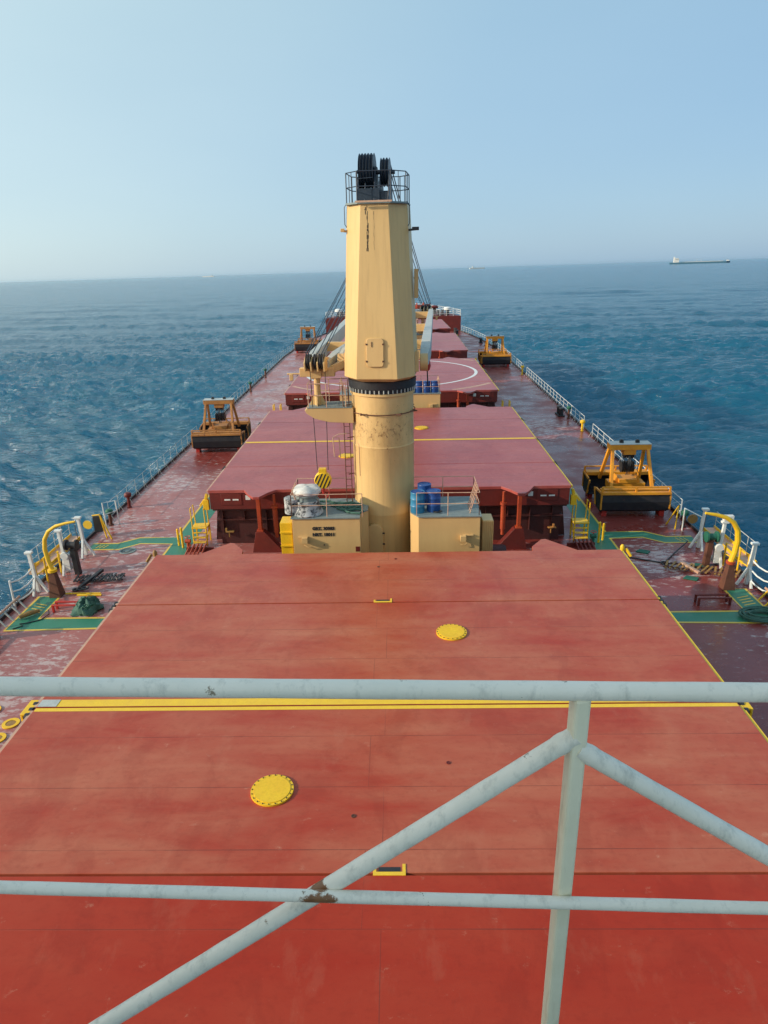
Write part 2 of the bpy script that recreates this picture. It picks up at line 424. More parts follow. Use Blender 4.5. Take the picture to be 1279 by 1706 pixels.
# green walkways with yellow borders on both sides
def strip(pts_in, pts_out, name, label):
    """closed polygon of the walkway given by outline; yellow border follows it"""
def walkway(outline, borders, side):
    s = side
    g = MB(); P = [(x * s, y, D + .004) for x, y in outline]
    g.add(P, [tuple(range(len(P)))])
    return g, borders
def ribbon(b, pts, w, z, s):
    pts = [Vector((x * s, y, z)) for x, y in pts]
    L = []; Rr = []
    for i, p in enumerate(pts):
        d = (pts[min(i + 1, len(pts) - 1)] - pts[max(i - 1, 0)]).normalized(); nrm = Vector((-d.y, d.x, 0))
        L.append(p + nrm * w / 2); Rr.append(p - nrm * w / 2)
    n = len(pts); b.add(L + Rr, [(i, i + 1, n + i + 1, n + i) for i in range(n - 1)])
for s, nm in ((-1, 'port'), (1, 'starboard')):
    g = MB(); y_ = MB()
    polys = [
        [(9.0, 31.3), (11.5, 31.3), (11.5, 62), (10.4, 62), (10.4, 31.9), (9.0, 31.9)],   # beside hatch coaming
        [(11.5, 33.4), (13.2, 33.5), (14.1, 32.75), (15.75, 32.75), (15.75, 33.55), (14.45, 33.55), (13.5, 34.3), (11.5, 34.3)],
        [(9.6, 24.7), (15.7, 24.5), (15.7, 27.5), (14.75, 27.5), (14.75, 25.5), (9.6, 25.5)],
        [(1.5, 30.6), (9.0, 30.6), (9.0, 31.5), (1.5, 31.5)],
        [(1.5, 57.0), (10.4, 57.0), (10.4, 57.8), (1.5, 57.8)],
    ]
    for P in polys:
        g.add([(x * s, y, D + .004) for x, y in P], [tuple(range(len(P)))])
    for ln in ([(11.5, 31.3), (11.5, 33.4), (13.2, 33.5), (14.1, 32.75), (15.75, 32.75)], [(15.75, 33.55), (14.45, 33.55), (13.5, 34.3), (11.5, 34.3), (11.5, 62)],
               [(9.6, 24.7), (15.7, 24.5), (15.7, 27.5), (14.75, 27.5), (14.75, 25.5), (9.6, 25.5)],
               [(1.5, 30.6), (9.0, 30.6)], [(9.0, 31.5), (1.5, 31.5)], [(1.5, 57.0), (10.4, 57.0)], [(1.5, 57.8), (10.4, 57.8)]):
        ribbon(y_, ln, .12, D + .009, s)
    # chevron marks on the outboard ends
    for k in range(4):
        y0 = 26.0 + k * .22
        ribbon(y_, [(14.95, y0), (15.5, y0 + .18)], .06, D + .009, s)
    for k in range(3):
        ribbon(y_, [(15.0 + k * .2, 32.95), (14.85 + k * .2, 33.35)], .05, D + .009, s)
    struct(g.build('walkway', 'walk_green', smooth=False), 'green painted walkway on the %s side deck' % nm)
    struct(y_.build('walkway_border', 'walk_yellow', smooth=False), 'yellow border lines of the %s walkway' % nm)

# ---------------------------------------------------------------- hatch covers
def ring_clip(b, cx, cy, r0, r1, z, x0, x1, y0, y1, n=180):
    for k in range(n):
        a, c = 2 * PI * k / n, 2 * PI * (k + 1) / n
        q = [(cx + r * math.cos(t), cy + r * math.sin(t), z) for r, t in ((r0, a), (r1, a), (r1, c), (r0, c))]
        if all(x0 < p[0] < x1 and y0 < p[1] < y1 for p in q): b.add(q, [(0, 1, 2, 3)])
W = 9.15
def hatch(y0, y1, joints, mats, label, stripe, lids, tongues, w0=W, w1=W, detail=True):
    t = thing('hatch_cover', label, 'hatch cover', (0, (y0 + y1) / 2, D), 'hatch covers along the centreline')
    wid = lambda y: w0 + (w1 - w0) * (y - y0) / (y1 - y0)
    e = [y0] + joints + [y1]
    for i, (a, c) in enumerate(zip(e, e[1:])):
        g = .028
        a2 = a + (g if i else 0); c2 = c - (g if i < len(e) - 2 else 0)
        p = MB(); wa, wc = wid(a), wid(c)
        P = [(-wa, a2), (wa, a2), (wc, c2), (-wc, c2)]
        p.prism(P, -.16, 0)
        p.build('panel', mats[i], t, bevel=.012, smooth=False)
    # tongues over the cylinder posts
    for s in (-1, 1):
        if 'near' in tongues: MB().prism([(s * x, y0 - d) for x, d in ((5.65, -.01), (6.0, .45), (6.35, 1.12), (6.65, 1.12), (6.95, .7), (7.3, -.01))], -.14, -.002).build('end_tongue', mats[0], t, bevel=.01, smooth=False)
        if 'far' in tongues: MB().prism([(s * x, y1 + d) for x, d in ((5.74, -.01), (5.78, .40), (6.28, 1.12), (6.46, 1.16), (7.5, -.01))], -.14, -.002).build('end_tongue', mats[-1], t, bevel=.008, smooth=False)
    sk = MB()
    for a, sgn in ((y0 + .04, 1), (y1 - .04, -1)):
        w = wid(a) - .04; sk.box(-w, w, min(a, a + .08 * sgn), max(a, a + .08 * sgn), -1.04, -.155)
    w = min(wid(y0), wid(y1))
    for s in (-1, 1):
        P = [(s * (wid(y0) - .04), y0 + .12), (s * (wid(y0) - .12), y0 + .12), (s * (wid(y1) - .12), y1 - .12), (s * (wid(y1) - .04), y1 - .12)]
        sk.prism(P, -1.04, -.155)
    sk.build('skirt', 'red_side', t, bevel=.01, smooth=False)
    # coaming with stiffeners
    c = MB(); cw = w - .35
    c.box(-cw, cw, y0 + .45, y1 - .45, D + .005, -1.05)
    c.box(-cw - .25, cw + .25, y0 + .18, y1 - .18, -1.16, -1.045)
    c.box(-cw - .12, cw + .12, y0 + .30, y1 - .30, -1.75, -1.68)
    k = -cw + .2
    while k < cw:
        for yy in (y0 + .25, y1 - .5):
            c.box(k - .012, k + .012, yy, yy + .25, -2.5 if int(k * 3) % 2 else -1.72, -1.15)
        k += 1.13
    yy = y0 + 1
    while yy < y1 - .5:
        for s in (-1, 1):
            x = s * cw; c.prism([(x, D + .01), (x + s * .45, D + .01), (x + s * .22, -1.16), (x, -1.16)], yy, yy + .02, 'y')
        yy += 1.35
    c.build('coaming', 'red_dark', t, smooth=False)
    # side trims: pale to port, yellow to starboard
    for s, mt in ((-1, 'pale_line'), (1, 'yellow_line' if detail else 'pale_line')):
        tr = MB()
        for i, (a, cc) in enumerate(zip(e, e[1:])):
            P = [(s * (wid(a) + .002), a + .08), (s * (wid(a) + .095), a + .08), (s * (wid(cc) + .095), cc - .08), (s * (wid(cc) + .002), cc - .08)]
            tr.prism(P, -.13, -.03)
        tr.build('edge_trim', mt, t, smooth=False)
    # hinge eyes at the joints
    for jy in joints:
        for s in (-1, 1):
            hg = MB(); x = s * (wid(jy) + .12)
            for dy in (-.24, .0, .24): hg.lathe([(.04, -.05), (.11, -.05), (.11, .05), (.04, .05)], (x, jy + dy, -.12), 12, 'x')
            hg.bar((x, jy - .3, -.2), (x, jy + .3, -.2), .06, .1)
            hg.build('hinge', 'black', t)
    # end face fittings
    for s in (-1, 1):
        if 'near' in tongues:
            po = MB()
            po.box(s * 6.5 - .09, s * 6.5 + .09, y0 - .75, y0 - .5, -1.9, -.145)
            po.box(s * 6.5 - .16, s * 6.5 + .16, y0 - .8, y0 - .45, -1.98, -1.9)
            po.build('hinge_post', 'orange_red', t, bevel=.01)
            cy = MB(); x = s * 5.75
            cy.cyl((x, y0 - .35, -2.15), .13, 1.25); cy.cyl((x, y0 - .35, -.9), .07, .75); cy.cyl((x, y0 - .35, -2.45), .09, .3)
            cy.lathe([(.17, -.06), (.17, .06)], (x, y0 - .35, -.78), 16)
            cy.build('hydraulic_cylinder', 'orange_red', t)
            pd = MB()
            pd.prism([(s * 6.28, -1.98), (s * 6.72, -1.98), (s * 6.95, D + .01), (s * 5.35, D + .01)][::(1 if s > 0 else -1)], y0 - .82, y0 - .4, 'y')
            pd.build('pedestal', 'red_side', t, bevel=.01)
        if detail and 'near' in tongues:
            pl = MB(); pl.cbox((s * 8.0, y0 + .03, -.5), (1.05, .03, .62)); pl.build('access_plate', 'red_side', t, bevel=.02)
            lt = MB()
            for q in range(2): lt.cbox((s * 8.0 - .2 + .42 * q, y0 + .012, -.52), (.3, .006, .075))
            lt.cbox((s * 7.15, y0 + .034, -.42), (.24, .01, .24))
            lt.build('lettering', 'white', t, smooth=False)
            vl = MB(); vl.cbox((s * 8.3 + .05, y0 + .1, -2.28), (.42, .2, .06)); vl.bar((s * 8.3, y0 + .1, -2.3), (s * 8.3, y0 + .1, -2.6), .05, .05)
            vl.cbox((s * 8.43, y0 + .1, -2.18), (.09, .12, .16)); vl.build('valve_bracket', 'brass' if s < 0 else 'grab_rusty', t, bevel=.01)
    # centre stripe
    if stripe:
        jm = joints[1]
        st = MB(); wj = wid(jm) - .03
        if stripe == 'wide':
            for a, c2, z in ((jm - .17, jm - .03, .004), (jm + .03, jm + .33, .004)):
                st.add([(-wj, a, z), (wj, a, z), (wj, c2, z), (-wj, c2, z)], [(0, 1, 2, 3)])
            st.build('centre_stripe', 'yellow_line', t, smooth=False)
            gp = MB(); gp.box(-wj, -wj + .5, jm + .03, jm + .33, .006, .014); gp.build('stripe_end_plate', 'grey_pale', t, smooth=False)
            for s in (-1, 1):
                br = MB(); x = s * (wid(jm) + .1)
                br.box(min(x - .0, x + s * .22), max(x, x + s * .22), jm - .22, jm + .4, -.1, -.04)
                br.box(min(x + s * .16, x + s * .22), max(x + s * .16, x + s * .22), jm - .22, jm + .4, -.5, -.1)
                br.bar((x + s * .05, jm - .75, -.35), (x + s * .05, jm - .1, -.25), .07, .16)
                br.build('joint_bracket', 'yellow', t, bevel=.01)
        else:
            a, c2 = (jm - .02, jm + .34) if stripe == 'mid' else (jm + .03, jm + .3)
            st.add([(-wj, a + .05, .004), (wj, a + .05, .004), (wj, c2, .004), (-wj, c2, .004)], [(0, 1, 2, 3)])
            st.build('centre_stripe', 'yellow_line' if stripe == 'mid' else 'pale_line', t, smooth=False)
    for (x, y) in lids:
        ld = MB(); ld.lathe([(.47, 0), (.47, .04), (.40, .04), (.40, .052), (0, .052)], (x, y, .001), 40)
        lo = ld.build('manhole_lid', 'yellow', t)
        bo = MB()
        for k in range(20):
            q = 2 * PI * k / 20; bo.cyl((x + .44 * math.cos(q), y + .44 * math.sin(q), .038), .014, .02, 6)
        bo.build('bolt_ring', 'black', lo)
    return t
def marker(t, x, y):
    b = MB(); b.box(x - .32, x + .3, y - .14, y - .06, .002, .014); b.box(x + .24, x + .3, y - .06, y + .12, .002, .014); b.box(x - .32, x - .26, y - .06, y + .04, .002, .014)
    b.build('edge_marker', 'yellow_line', t, smooth=False)
    k = MB(); k.box(x - .22, x + .2, y - .052, y + .05, .002, .01); k.build('marker_gap', 'black', t, smooth=False)
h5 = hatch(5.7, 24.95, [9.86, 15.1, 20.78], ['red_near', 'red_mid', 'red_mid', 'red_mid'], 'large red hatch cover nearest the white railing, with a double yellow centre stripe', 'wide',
           [(-2.38, 12.04), (2.07, 18.73)], ('far',))
for k, (x, y) in enumerate(((1.55, 12.9), (-.55, 11.3), (-.3, 23.6), (.35, 24.3))):
    MB().lathe([(.05, .0), (.05, .012), (.03, .014), (.03, .006), (0, .006)], (x, y, .001), 14).build('weld_pad', 'rust' if k % 3 else 'red_side', h5)
marker(h5, -.08, 20.9); marker(h5, .22, 9.96)
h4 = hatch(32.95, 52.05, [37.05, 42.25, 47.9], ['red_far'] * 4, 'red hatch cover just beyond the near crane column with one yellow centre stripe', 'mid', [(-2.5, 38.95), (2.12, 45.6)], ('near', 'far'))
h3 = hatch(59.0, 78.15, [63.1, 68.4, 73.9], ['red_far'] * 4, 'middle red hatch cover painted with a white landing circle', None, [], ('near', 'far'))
ci = MB(); ring_clip(ci, 0, 69.3, 8.2, 8.5, .005, -9.1, 9.1, 59.1, 78.0); ci.build('landing_circle', 'white', h3, smooth=False)
ci = MB(); ring_clip(ci, 0, 69.3, 11.1, 11.45, .005, -9.1, 9.1, 59.05, 78.05); ci.build('outer_circle', 'pale_line', h3, smooth=False)
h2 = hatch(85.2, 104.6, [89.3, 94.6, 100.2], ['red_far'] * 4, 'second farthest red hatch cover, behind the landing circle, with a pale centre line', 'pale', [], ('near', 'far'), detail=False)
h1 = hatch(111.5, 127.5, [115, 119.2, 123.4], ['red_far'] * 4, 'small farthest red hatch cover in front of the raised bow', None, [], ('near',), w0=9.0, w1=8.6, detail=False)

# ---------------------------------------------------------------- crane (template built at origin; local z = 0 at deck)
CX, CY1 = -.12, 28.9
def oct_ring(a, w, d, bb, fr, z, yaw, lean=0):
    m = Matrix.Rotation(yaw, 3, 'Z')
    return [tuple(m @ Vector((x, y + lean, z))) for x, y in ((-a, -d), (a, -d), (w, -d + bb), (w, fr - .45), (w - .4, fr), (-w + .4, fr), (-w, fr - .45), (-w, -d + bb))]
YAW = -R(5.7)
mrot = Matrix.Rotation(YAW, 3, 'Z')
def yw(p): return tuple(mrot @ Vector(p))
def make_crane():
    t = thing('deck_crane', 'near cream deck crane on its tall round column, with black sheaves on top', 'crane', (0, 0, 0), 'deck cranes standing between the hatches')
    c = MB(); c.lathe([(1.42, .0), (1.42, .12), (1.31, .2), (1.31, 3.6), (1.315, 3.62), (1.315, 3.66), (1.31, 3.68), (1.31, 6.55), (1.318, 6.57), (1.318, 6.61), (1.30, 6.63), (1.295, 8.72), (1.36, 8.74), (1.36, 8.84)], n=64)
    col = c.build('column', 'cream', t)
    # arched door low on the column
    dr = MB(); P = [(-.37, 1.2), (.37, 1.2)] + [(.37 * math.cos(a), 2.9 + .37 * math.sin(a)) for a in [PI * k / 10 for k in range(11)]]
    P = [(x - .42, z) for x, z in P]; dr.prism(P, -1.45, -1.28, 'y'); d_ = dr.build('door', 'cream_plain', col, bevel=.015)
    hd = MB()
    for z in (1.8, 2.4, 2.9): hd.cbox((-.03, -1.47, z), (.1, .06, .05))
    hd.build('door_clip', 'black', col)
    # ring line with lugs
    rg = MB(); pts = [(1.36 * math.cos(a), 1.36 * math.sin(a), 8.0) for a in [2 * PI * k / 40 for k in range(40)]]
    rg.tube(pts, .02, 6, closed=True)
    for a in (-125, -60, -20, 30, 90, 150, 200):
        q = R(a); cpt = Vector((1.3 * math.cos(q), 1.3 * math.sin(q), 8.0)); o2 = Vector((1.52 * math.cos(q), 1.52 * math.sin(q), 8.0))
        tq = Vector((-math.sin(q), math.cos(q), 0)) * .16
        rg.tube([cpt - tq, o2, cpt + tq], .028, 6)
    rg.build('bracket_ring', 'rust', col)
    # slewing ring
    r = MB(); r.lathe([(1.33, 8.84), (1.33, 9.0), (1.40, 9.02), (1.42, 9.32), (1.36, 9.36)], n=64)
    sr = r.build('slewing_ring', 'black', t)
    bt = MB()
    for k in range(46):
        q = 2 * PI * k / 46; bt.cyl((1.372 * math.cos(q), 1.372 * math.sin(q), 8.86), .024, .14, 6)
    bt.build('bolt_ring', 'grey_pale', sr)
    # housing: eight-sided, tapering upward
    h = MB()
    h.loft([oct_ring(.62, 1.2, 1.38, .7, 1.25, 9.36, YAW), oct_ring(.82, 1.43, 1.62, .78, 1.5, 9.5, YAW), oct_ring(.52, 1.15, 1.25, .75, 1.15, 15.86, YAW)])
    hs = h.build('housing', 'cream', t, bevel=.012, smooth=False)
    # hatch door on the rear face, follows the slope of the face
    def rear(x, z, off=0):
        k = (z - 9.5) / (15.86 - 9.5); return yw((x, -(1.62 + (1.25 - 1.62) * k) - off, z))
    P = []
    for cx_, cz_, a0 in ((.24, .42, 0), (-.24, .42, 90), (-.24, -.42, 180), (.24, -.42, 270)):
        for k in range(5): a = R(a0 + k * 22.5); P.append((cx_ * .9 + .12 * math.cos(a) - .05, cz_ + .12 * math.sin(a) + 10.53))
    dd = MB(); n = len(P)
    dd.add([rear(x, z, -.01) for x, z in P] + [rear(x, z, .07) for x, z in P], [tuple(range(n)), tuple(range(n, 2 * n))[::-1]] + [(i, (i + 1) % n, (i + 1) % n + n, i + n) for i in range(n)])
    dd.build('door', 'cream_plain', hs, bevel=.012)
    cl = MB()
    for x in (-.38, .27):
        for z in (10.2, 10.85): cl.cbox(rear(x, z, .05), (.07, .07, .06))
    cl.bar(rear(-.18, 10.75, .085), rear(-.18, 10.95, .085), .02, .02)
    cl.build('door_clip', 'rust', hs)
    # oil streaks under the sheaves: thin runs of dried grease on the plate
    os_ = MB()
    random.seed(3)
    for x, z0, z1, w in ((-.27, 15.8, 14.35, .03), (-.24, 15.2, 14.6, .025), (-.33, 15.75, 15.55, .04), (-.29, 14.9, 14.3, .018), (-.02, 15.6, 14.3, .008)):
        z = z0
        while z > z1:
            dz = random.uniform(.05, .14); ww = w * random.uniform(.5, 1.5); xx = x + random.uniform(-.015, .015)
            os_.add([rear(xx - ww / 2, z, .004), rear(xx + ww / 2, z, .004), rear(xx + ww * .4, z - dz, .004), rear(xx - ww * .4, z - dz, .004)], [(0, 1, 2, 3)])
            z -= dz * random.uniform(.8, 1.15)
    os_.build('grease_streak', 'oil_streak', hs, smooth=False)
    # floodlights on brackets, side box
    for s in (-1, 1):
        fl = MB(); fl.bar(yw((s * 1.1, -.5, 14.95)), yw((s * (1.5 if s > 0 else 1.36), -.5, 14.98)), .05, .08)
        fl.cbox(yw((s * (1.46 if s > 0 else 1.34), -.55, 15.0)), (.26 if s > 0 else .14, .24, .12)); fl.build('floodlight', 'black' if s > 0 else 'cream_plain', t, bevel=.01)
    sb = MB(); sb.cbox(yw((1.42, .2, 13.0)), (.16, .3, 1.1)); sb.build('cable_box', 'cream_plain', t, bevel=.01)
    # top platform lip and railing
    tp = MB(); tp.loft([oct_ring(.62, 1.16, 1.32, .6, 1.15, 15.86, YAW), oct_ring(.62, 1.16, 1.32, .6, 1.15, 15.93, YAW)]); tp.build('top_platform', 'grey_top', t, bevel=.01)
    tl = MB(); tl.bar(yw((-.68, -1.46, 15.93)), yw((.68, -1.46, 15.93)), .05, .06); tl.build('toe_bar', 'pale_line', t)
    ring = [Vector(p) for p in oct_ring(.62, 1.12, 1.28, .6, 1.1, 15.93, YAW)]
    rl = MB()
    for z in (.52, 1.02): rl.tube([p + Vector((0, 0, z)) for p in ring], .019, 6, closed=True)
    for i, p in enumerate(ring):
        rl.tube([p, p + Vector((0, 0, 1.02))], .022 if i else .035, 6)
        q = (p + ring[(i + 1) % 8]) / 2
        if i not in (0,): rl.tube([q, q + Vector((0, 0, 1.02))], .016, 6)
    for s in (-1, 1):
        base = Vector(yw((s * 1.14, -.55, 15.95)))
        rl.tube([base, base + Vector((s * .10, 0, -.15)), base + Vector((s * .10, 0, -.75)), base + Vector((s * .0, 0, -.9))], .016, 6)
    rl.build('top_railing', 'blue_black', t)
    # sheave head
    sh = MB()
    for x, w, zt in ((-.68, .05, 17.15), (-.42, .05, 17.05), (-.06, .07, 17.2), (.12, .06, 16.95), (.46, .05, 17.05)):
        sh.prism([(-.75, 15.93), (.65, 15.93), (.35, zt - .2), (.15, zt), (-.2, zt), (-.4, zt - .2)], x - w / 2, x + w / 2, 'x')
    sh.box(-.7, .14, -.7, -.62, 15.93, 16.42); sh.box(.1, .48, -.62, -.56, 15.93, 16.3); sh.box(-.7, .48, .4, .5, 15.93, 16.4); sh.bar((-.72, -.72, 16.75), (-.1, -.72, 16.78), .03, .03)
    sh.prism([(-.9, 15.93), (-.6, 15.93), (-.55, 16.9)], .47, .5, 'x')
    sh.v = [yw(v) for v in sh.v]; hd_ = sh.build('sheave_head', 'blue_black', t, bevel=.01)
    for xc, k, rr, zc in ((-.39, 5, .62, 17.05), (.30, 3, .5, 17.0)):
        sv = MB()
        for j in range(k):
            x = xc + (j - (k - 1) / 2) * .115
            sv.lathe([(.08, -.045), (rr, -.045), (rr - .07, -.005), (rr - .07, .005), (rr, .045), (.08, .045)], (x, -.05, zc), 28, 'x')
        sv.tube([(xc - .4, -.05, zc), (xc + .35, -.05, zc)], .07, 10)
        sv.v = [yw(v) for v in sv.v]; sv.build('sheave', 'blue_black', hd_)
    # jib: two box legs converging on a sheave block
    JZ = 10.05; JL = 27.2
    j = MB()
    jb = bpy.data.objects.new('jib', None)
    def leg(s):
        lg = MB()
        pts = [(s * 1.72, .4, JZ - .05, .34, .5), (s * 1.72, 1.1, JZ + .05, .40, .62), (s * 1.62, 3.5, JZ + .12, .42, .78), (s * .50, JL - 2.2, JZ - .12, .32, .60), (s * .38, JL - .4, JZ - .22, .22, .5)]
        rings = []
        for x, y, z, w, hh in pts:
            rings.append([yw((x - w / 2, y, z - hh / 2)), yw((x + w / 2, y, z - hh / 2)), yw((x + w / 2, y, z + hh / 2)), yw((x - w / 2, y, z + hh / 2))])
        lg.loft(rings); return lg
    root = leg(1).build('jib', 'grey_pale', t, bevel=.015, smooth=False)
    leg(-1).build('jib_leg', 'grey_pale', root, bevel=.015, smooth=False)
    for y in (5, 13, 22):
        br = MB()
        k = (y - 3.5) / (JL - 5.7); hw = 1.62 + (.50 - 1.62) * k
        br.bar(yw((-hw, y, JZ)), yw((hw, y, JZ)), .3, .42)
        br.build('cross_brace', 'cream_plain', root, bevel=.01)
    ft = MB()
    for s in (-1, 1):
        ft.lathe([(.0, -.16), (.36, -.16), (.36, .16), (0, .16)], yw((s * 1.72, .25, JZ - .15)), 20, 'x')
        ft.prism([(-.5, 9.6), (.6, 9.6), (.3, 10.3), (-.4, 10.4)], s * 1.42 - .1, s * 1.42 + .1, 'x')
    ft.build('jib_foot', 'cream_plain', t, bevel=.01)
    jh = MB()
    for x in (-.40, -.13, .14, .40): jh.prism([(JL - 1.1, JZ - .42), (JL + .18, JZ - .34), (JL + .24, JZ + .02), (JL - .1, JZ + .22), (JL - 1.1, JZ + .05)], x - .03, x + .03, 'x')
    jh.v = [yw(v) for v in jh.v]; jh.build('jib_head', 'cream_plain', root, bevel=.01)
    js = MB()
    for x in (-.32, -.21, .22, .32, .0):
        js.lathe([(.08, -.045), (.32, -.045), (.28, 0), (.32, .045), (.08, .045)], (x, JL - .1, JZ + .02), 24, 'x')
    js.v = [yw(v) for v in js.v]; js.build('jib_sheave', 'black', root)
    wr = MB()
    for x0, z0, x1 in ((-.62, 17.5, -.38), (-.5, 17.55, -.28), (-.36, 17.6, -.1), (.22, 17.4, .1), (.32, 17.45, .28), (.44, 17.3, .38)):
        a = Vector(yw((x0, .35, z0))); e_ = Vector(yw((x1, JL - .1, JZ + .35)))
        pts = [a.lerp(e_, k / 6) - Vector((0, 0, .18 * math.sin(PI * k / 6))) for k in range(7)]
        wr.tube(pts, .022, 6)
    wr.build('luffing_wire', 'blue_black', t)
    # jib rest platform on the port side of the column
    pf = MB()
    P = [(-1.2, 8.2), (-3.1, 8.2), (-3.22, 8.12), (-3.15, 7.98), (-2.8, 7.75), (-2.2, 7.6), (-1.2, 7.55)]
    pf.prism(P, -.72, .55, 'y'); pfo = pf.build('rest_platform', 'cream_plain', t, bevel=.015)
    ptop = MB(); ptop.box(-3.12, -1.25, -.74, .57, 8.204, 8.23); ptop.build('platform_plate', 'grey_top', pfo)
    pr = MB(); cor = [(-1.5, -.68), (-3.05, -.68), (-3.05, .5), (-1.5, .5)]
    for a, c2 in zip(cor, cor[1:]):
        for z in (8.72, 9.2): pr.tube([(*a, z), (*c2, z)], .018, 6)
    for x, y in cor + [(-2.3, -.68), (-2.3, .5)]: pr.tube([(x, y, 8.22), (x, y, 9.2)], .02, 6)
    pr.build('platform_railing', 'pale_line', pfo)
    rp = MB(); rp.lathe([(.14, 8.22), (.135, 9.4)], (-2.72, -.1, 0), 20)
    for a in (0, 90, 180, 270): rp.prism([(.12, 8.22), (.36, 8.22), (.12, 8.75)], -.02, .02, 'y'); rp.v[-6:] = [tuple(Matrix.Rotation(R(a), 3, 'Z') @ Vector(v) + Vector((-2.72, -.1, 0))) for v in rp.v[-6:]]
    rp.build('rest_post', 'cream_plain', pfo)
    tb = MB(); tb.box(-3.4, -1.95, -.28, .1, 9.42, 9.78); tb.box(-2.95, -2.5, -.36, -.28, 9.36, 9.72)
    tb.bar((-2.2, -.1, 9.62), (-1.5, .0, 9.95), .3, .3); tb.box(-3.95, -3.4, -.14, -.08, 9.5, 9.56); tb.box(-3.85, -3.7, -.16, -.06, 9.25, 9.52)
    tb.build('rest_beam', 'cream_plain', pfo, bevel=.02)
    # ladder up the column with a small gate frame
    ld = MB()
    for x in (-1.62, -1.38): ld.tube([(x, -.62, 2.6), (x, -.62, 9.1)], .022, 6)
    for k in range(22): z = 2.75 + k * .29; ld.tube([(-1.62, -.62, z), (-1.38, -.62, z)], .012, 6)
    for z in (3.6, 5.3, 6.9, 8.3): ld.tube([(-1.5, -.62, z), (-1.1, -.3, z)], .02, 6)
    ld.build('ladder', 'rust', t)
    gf = MB(); q = [(-2.1, -.7, 6.95), (-1.85, -.62, 6.9), (-1.82, -.62, 6.05), (-2.07, -.7, 6.12)]
    gf.tube(q, .025, 6, closed=True); gf.tube([(-2.08, -.7, 6.97), (-1.85, -.66, 7.08), (-1.5, -.62, 7.08)], .018, 6)
    gf.build('gate_frame', 'pale_line', t)
    ss = MB(); ss.tube([(-1.26, -.45, 5.2), (-1.18, -.55, 6.6), (-1.1, -.65, 6.9), (-1.0, -.86, 6.6), (-1.0, -.86, 5.3)], .014, 5)
    ss.build('guard_pipe', 'pale_line', t)
    return t
cr1 = make_crane(); cr1.location = (CX, CY1, D)
cr2 = copy_tree(cr1, (CX, 55.4, D), PI, 'second cream crane hidden behind the near one, its jib pointing back left')
cr3 = copy_tree(cr1, (CX, 81.7, D), 0, 'third cream crane from the viewer, mostly hidden, beyond the landing circle')
cr4 = copy_tree(cr1, (CX, 107.9, D), PI, 'farthest cream crane next to the bow, only its jib end and wires in view')
cr1.rotation_euler.z = R(-.6)
# hook block hanging from the second crane's jib (belongs to that crane)
ORIGIN[cr2.name] = (0, 0, 0)
def hookparts():
    # coordinates in the rotated frame of crane 2
    inv = Matrix.Translation((CX, 55.4, D)) @ Matrix.Rotation(PI, 4, 'Z'); inv.invert()
    def build(mb, name, mat, parent, **k):
        mb.v = [tuple(inv @ Vector(v)) for v in mb.v]; return mb.build(name, mat, parent, **k)
    hx, hy, hz = -2.75, 28.35, 1.95
    w = MB()
    for x in (-3.05, -2.42):
        w.tube([(x, 28.3, 7.1), (x + (-.02 if x < -2.7 else .03) + (hx - x) * .35, 28.33, hz + .45)], .016, 6)
    build(w, 'hoist_wire', 'black', cr2)
    hb_ = MB(); hb_.lathe([(.0, -.17), (.34, -.17), (.37, -.1), (.37, .1), (.34, .17), (0, .17)], (hx, hy, hz), 28, 'y')
    hb_.box(hx - .16, hx + .16, hy - .14, hy + .14, hz + .3, hz + .52)
    o = build(hb_, 'hook_block', 'yellow', cr2, bevel=.01)
    st = MB()
    for k in range(-2, 3):
        # slanted black bars across the round cheek plate
        u0 = k * .145; pts = []
        dirv = Vector((math.cos(R(65)), 0, math.sin(R(65)))); nv = Vector((-dirv.z, 0, dirv.x))
        for a, c2 in ((u0 - .03, -1), (u0 + .03, -1), (u0 + .03, 1), (u0 - .03, 1)):
            L = math.sqrt(max(0, .335 ** 2 - a * a)); p = Vector((hx, hy - .176, hz)) + nv * a + dirv * L * c2; pts.append(p)
        st.add(pts, [(0, 1, 2, 3)])
    build(st, 'hazard_stripe', 'black', o, smooth=False)
    hk = MB(); hk.tube([(hx, hy, hz - .3), (hx, hy, hz - .62), (hx + .16, hy, hz - .78), (hx + .25, hy, hz - .62), (hx + .2, hy, hz - .5)], [.06, .06, .06, .045, .02], 8)
    build(hk, 'hook', 'bright_red', o)
    # red headache ball by the near jib foot
hookparts()
ORIGIN[cr1.name] = (CX, CY1, D)
bl = MB(); bx_, by_, bz_ = 1.78, 29.6, 6.6
bl.lathe([(0, -.3), (.1, -.22), (.15, -.05), (.13, .12), (.05, .26), (0, .28)], (bx_, by_, bz_), 16)
bl.build('overhaul_ball', 'bright_red', cr1)
lw = MB(); lw.tube([(bx_, by_, bz_ + .25), (bx_ - .05, by_ + .3, 7.0)], .014, 6); lw.tube([(bx_, by_, bz_ - .28), (bx_ + .03, by_, 5.7)], .03, 6)
lw.build('hoist_wire', 'black', cr1)

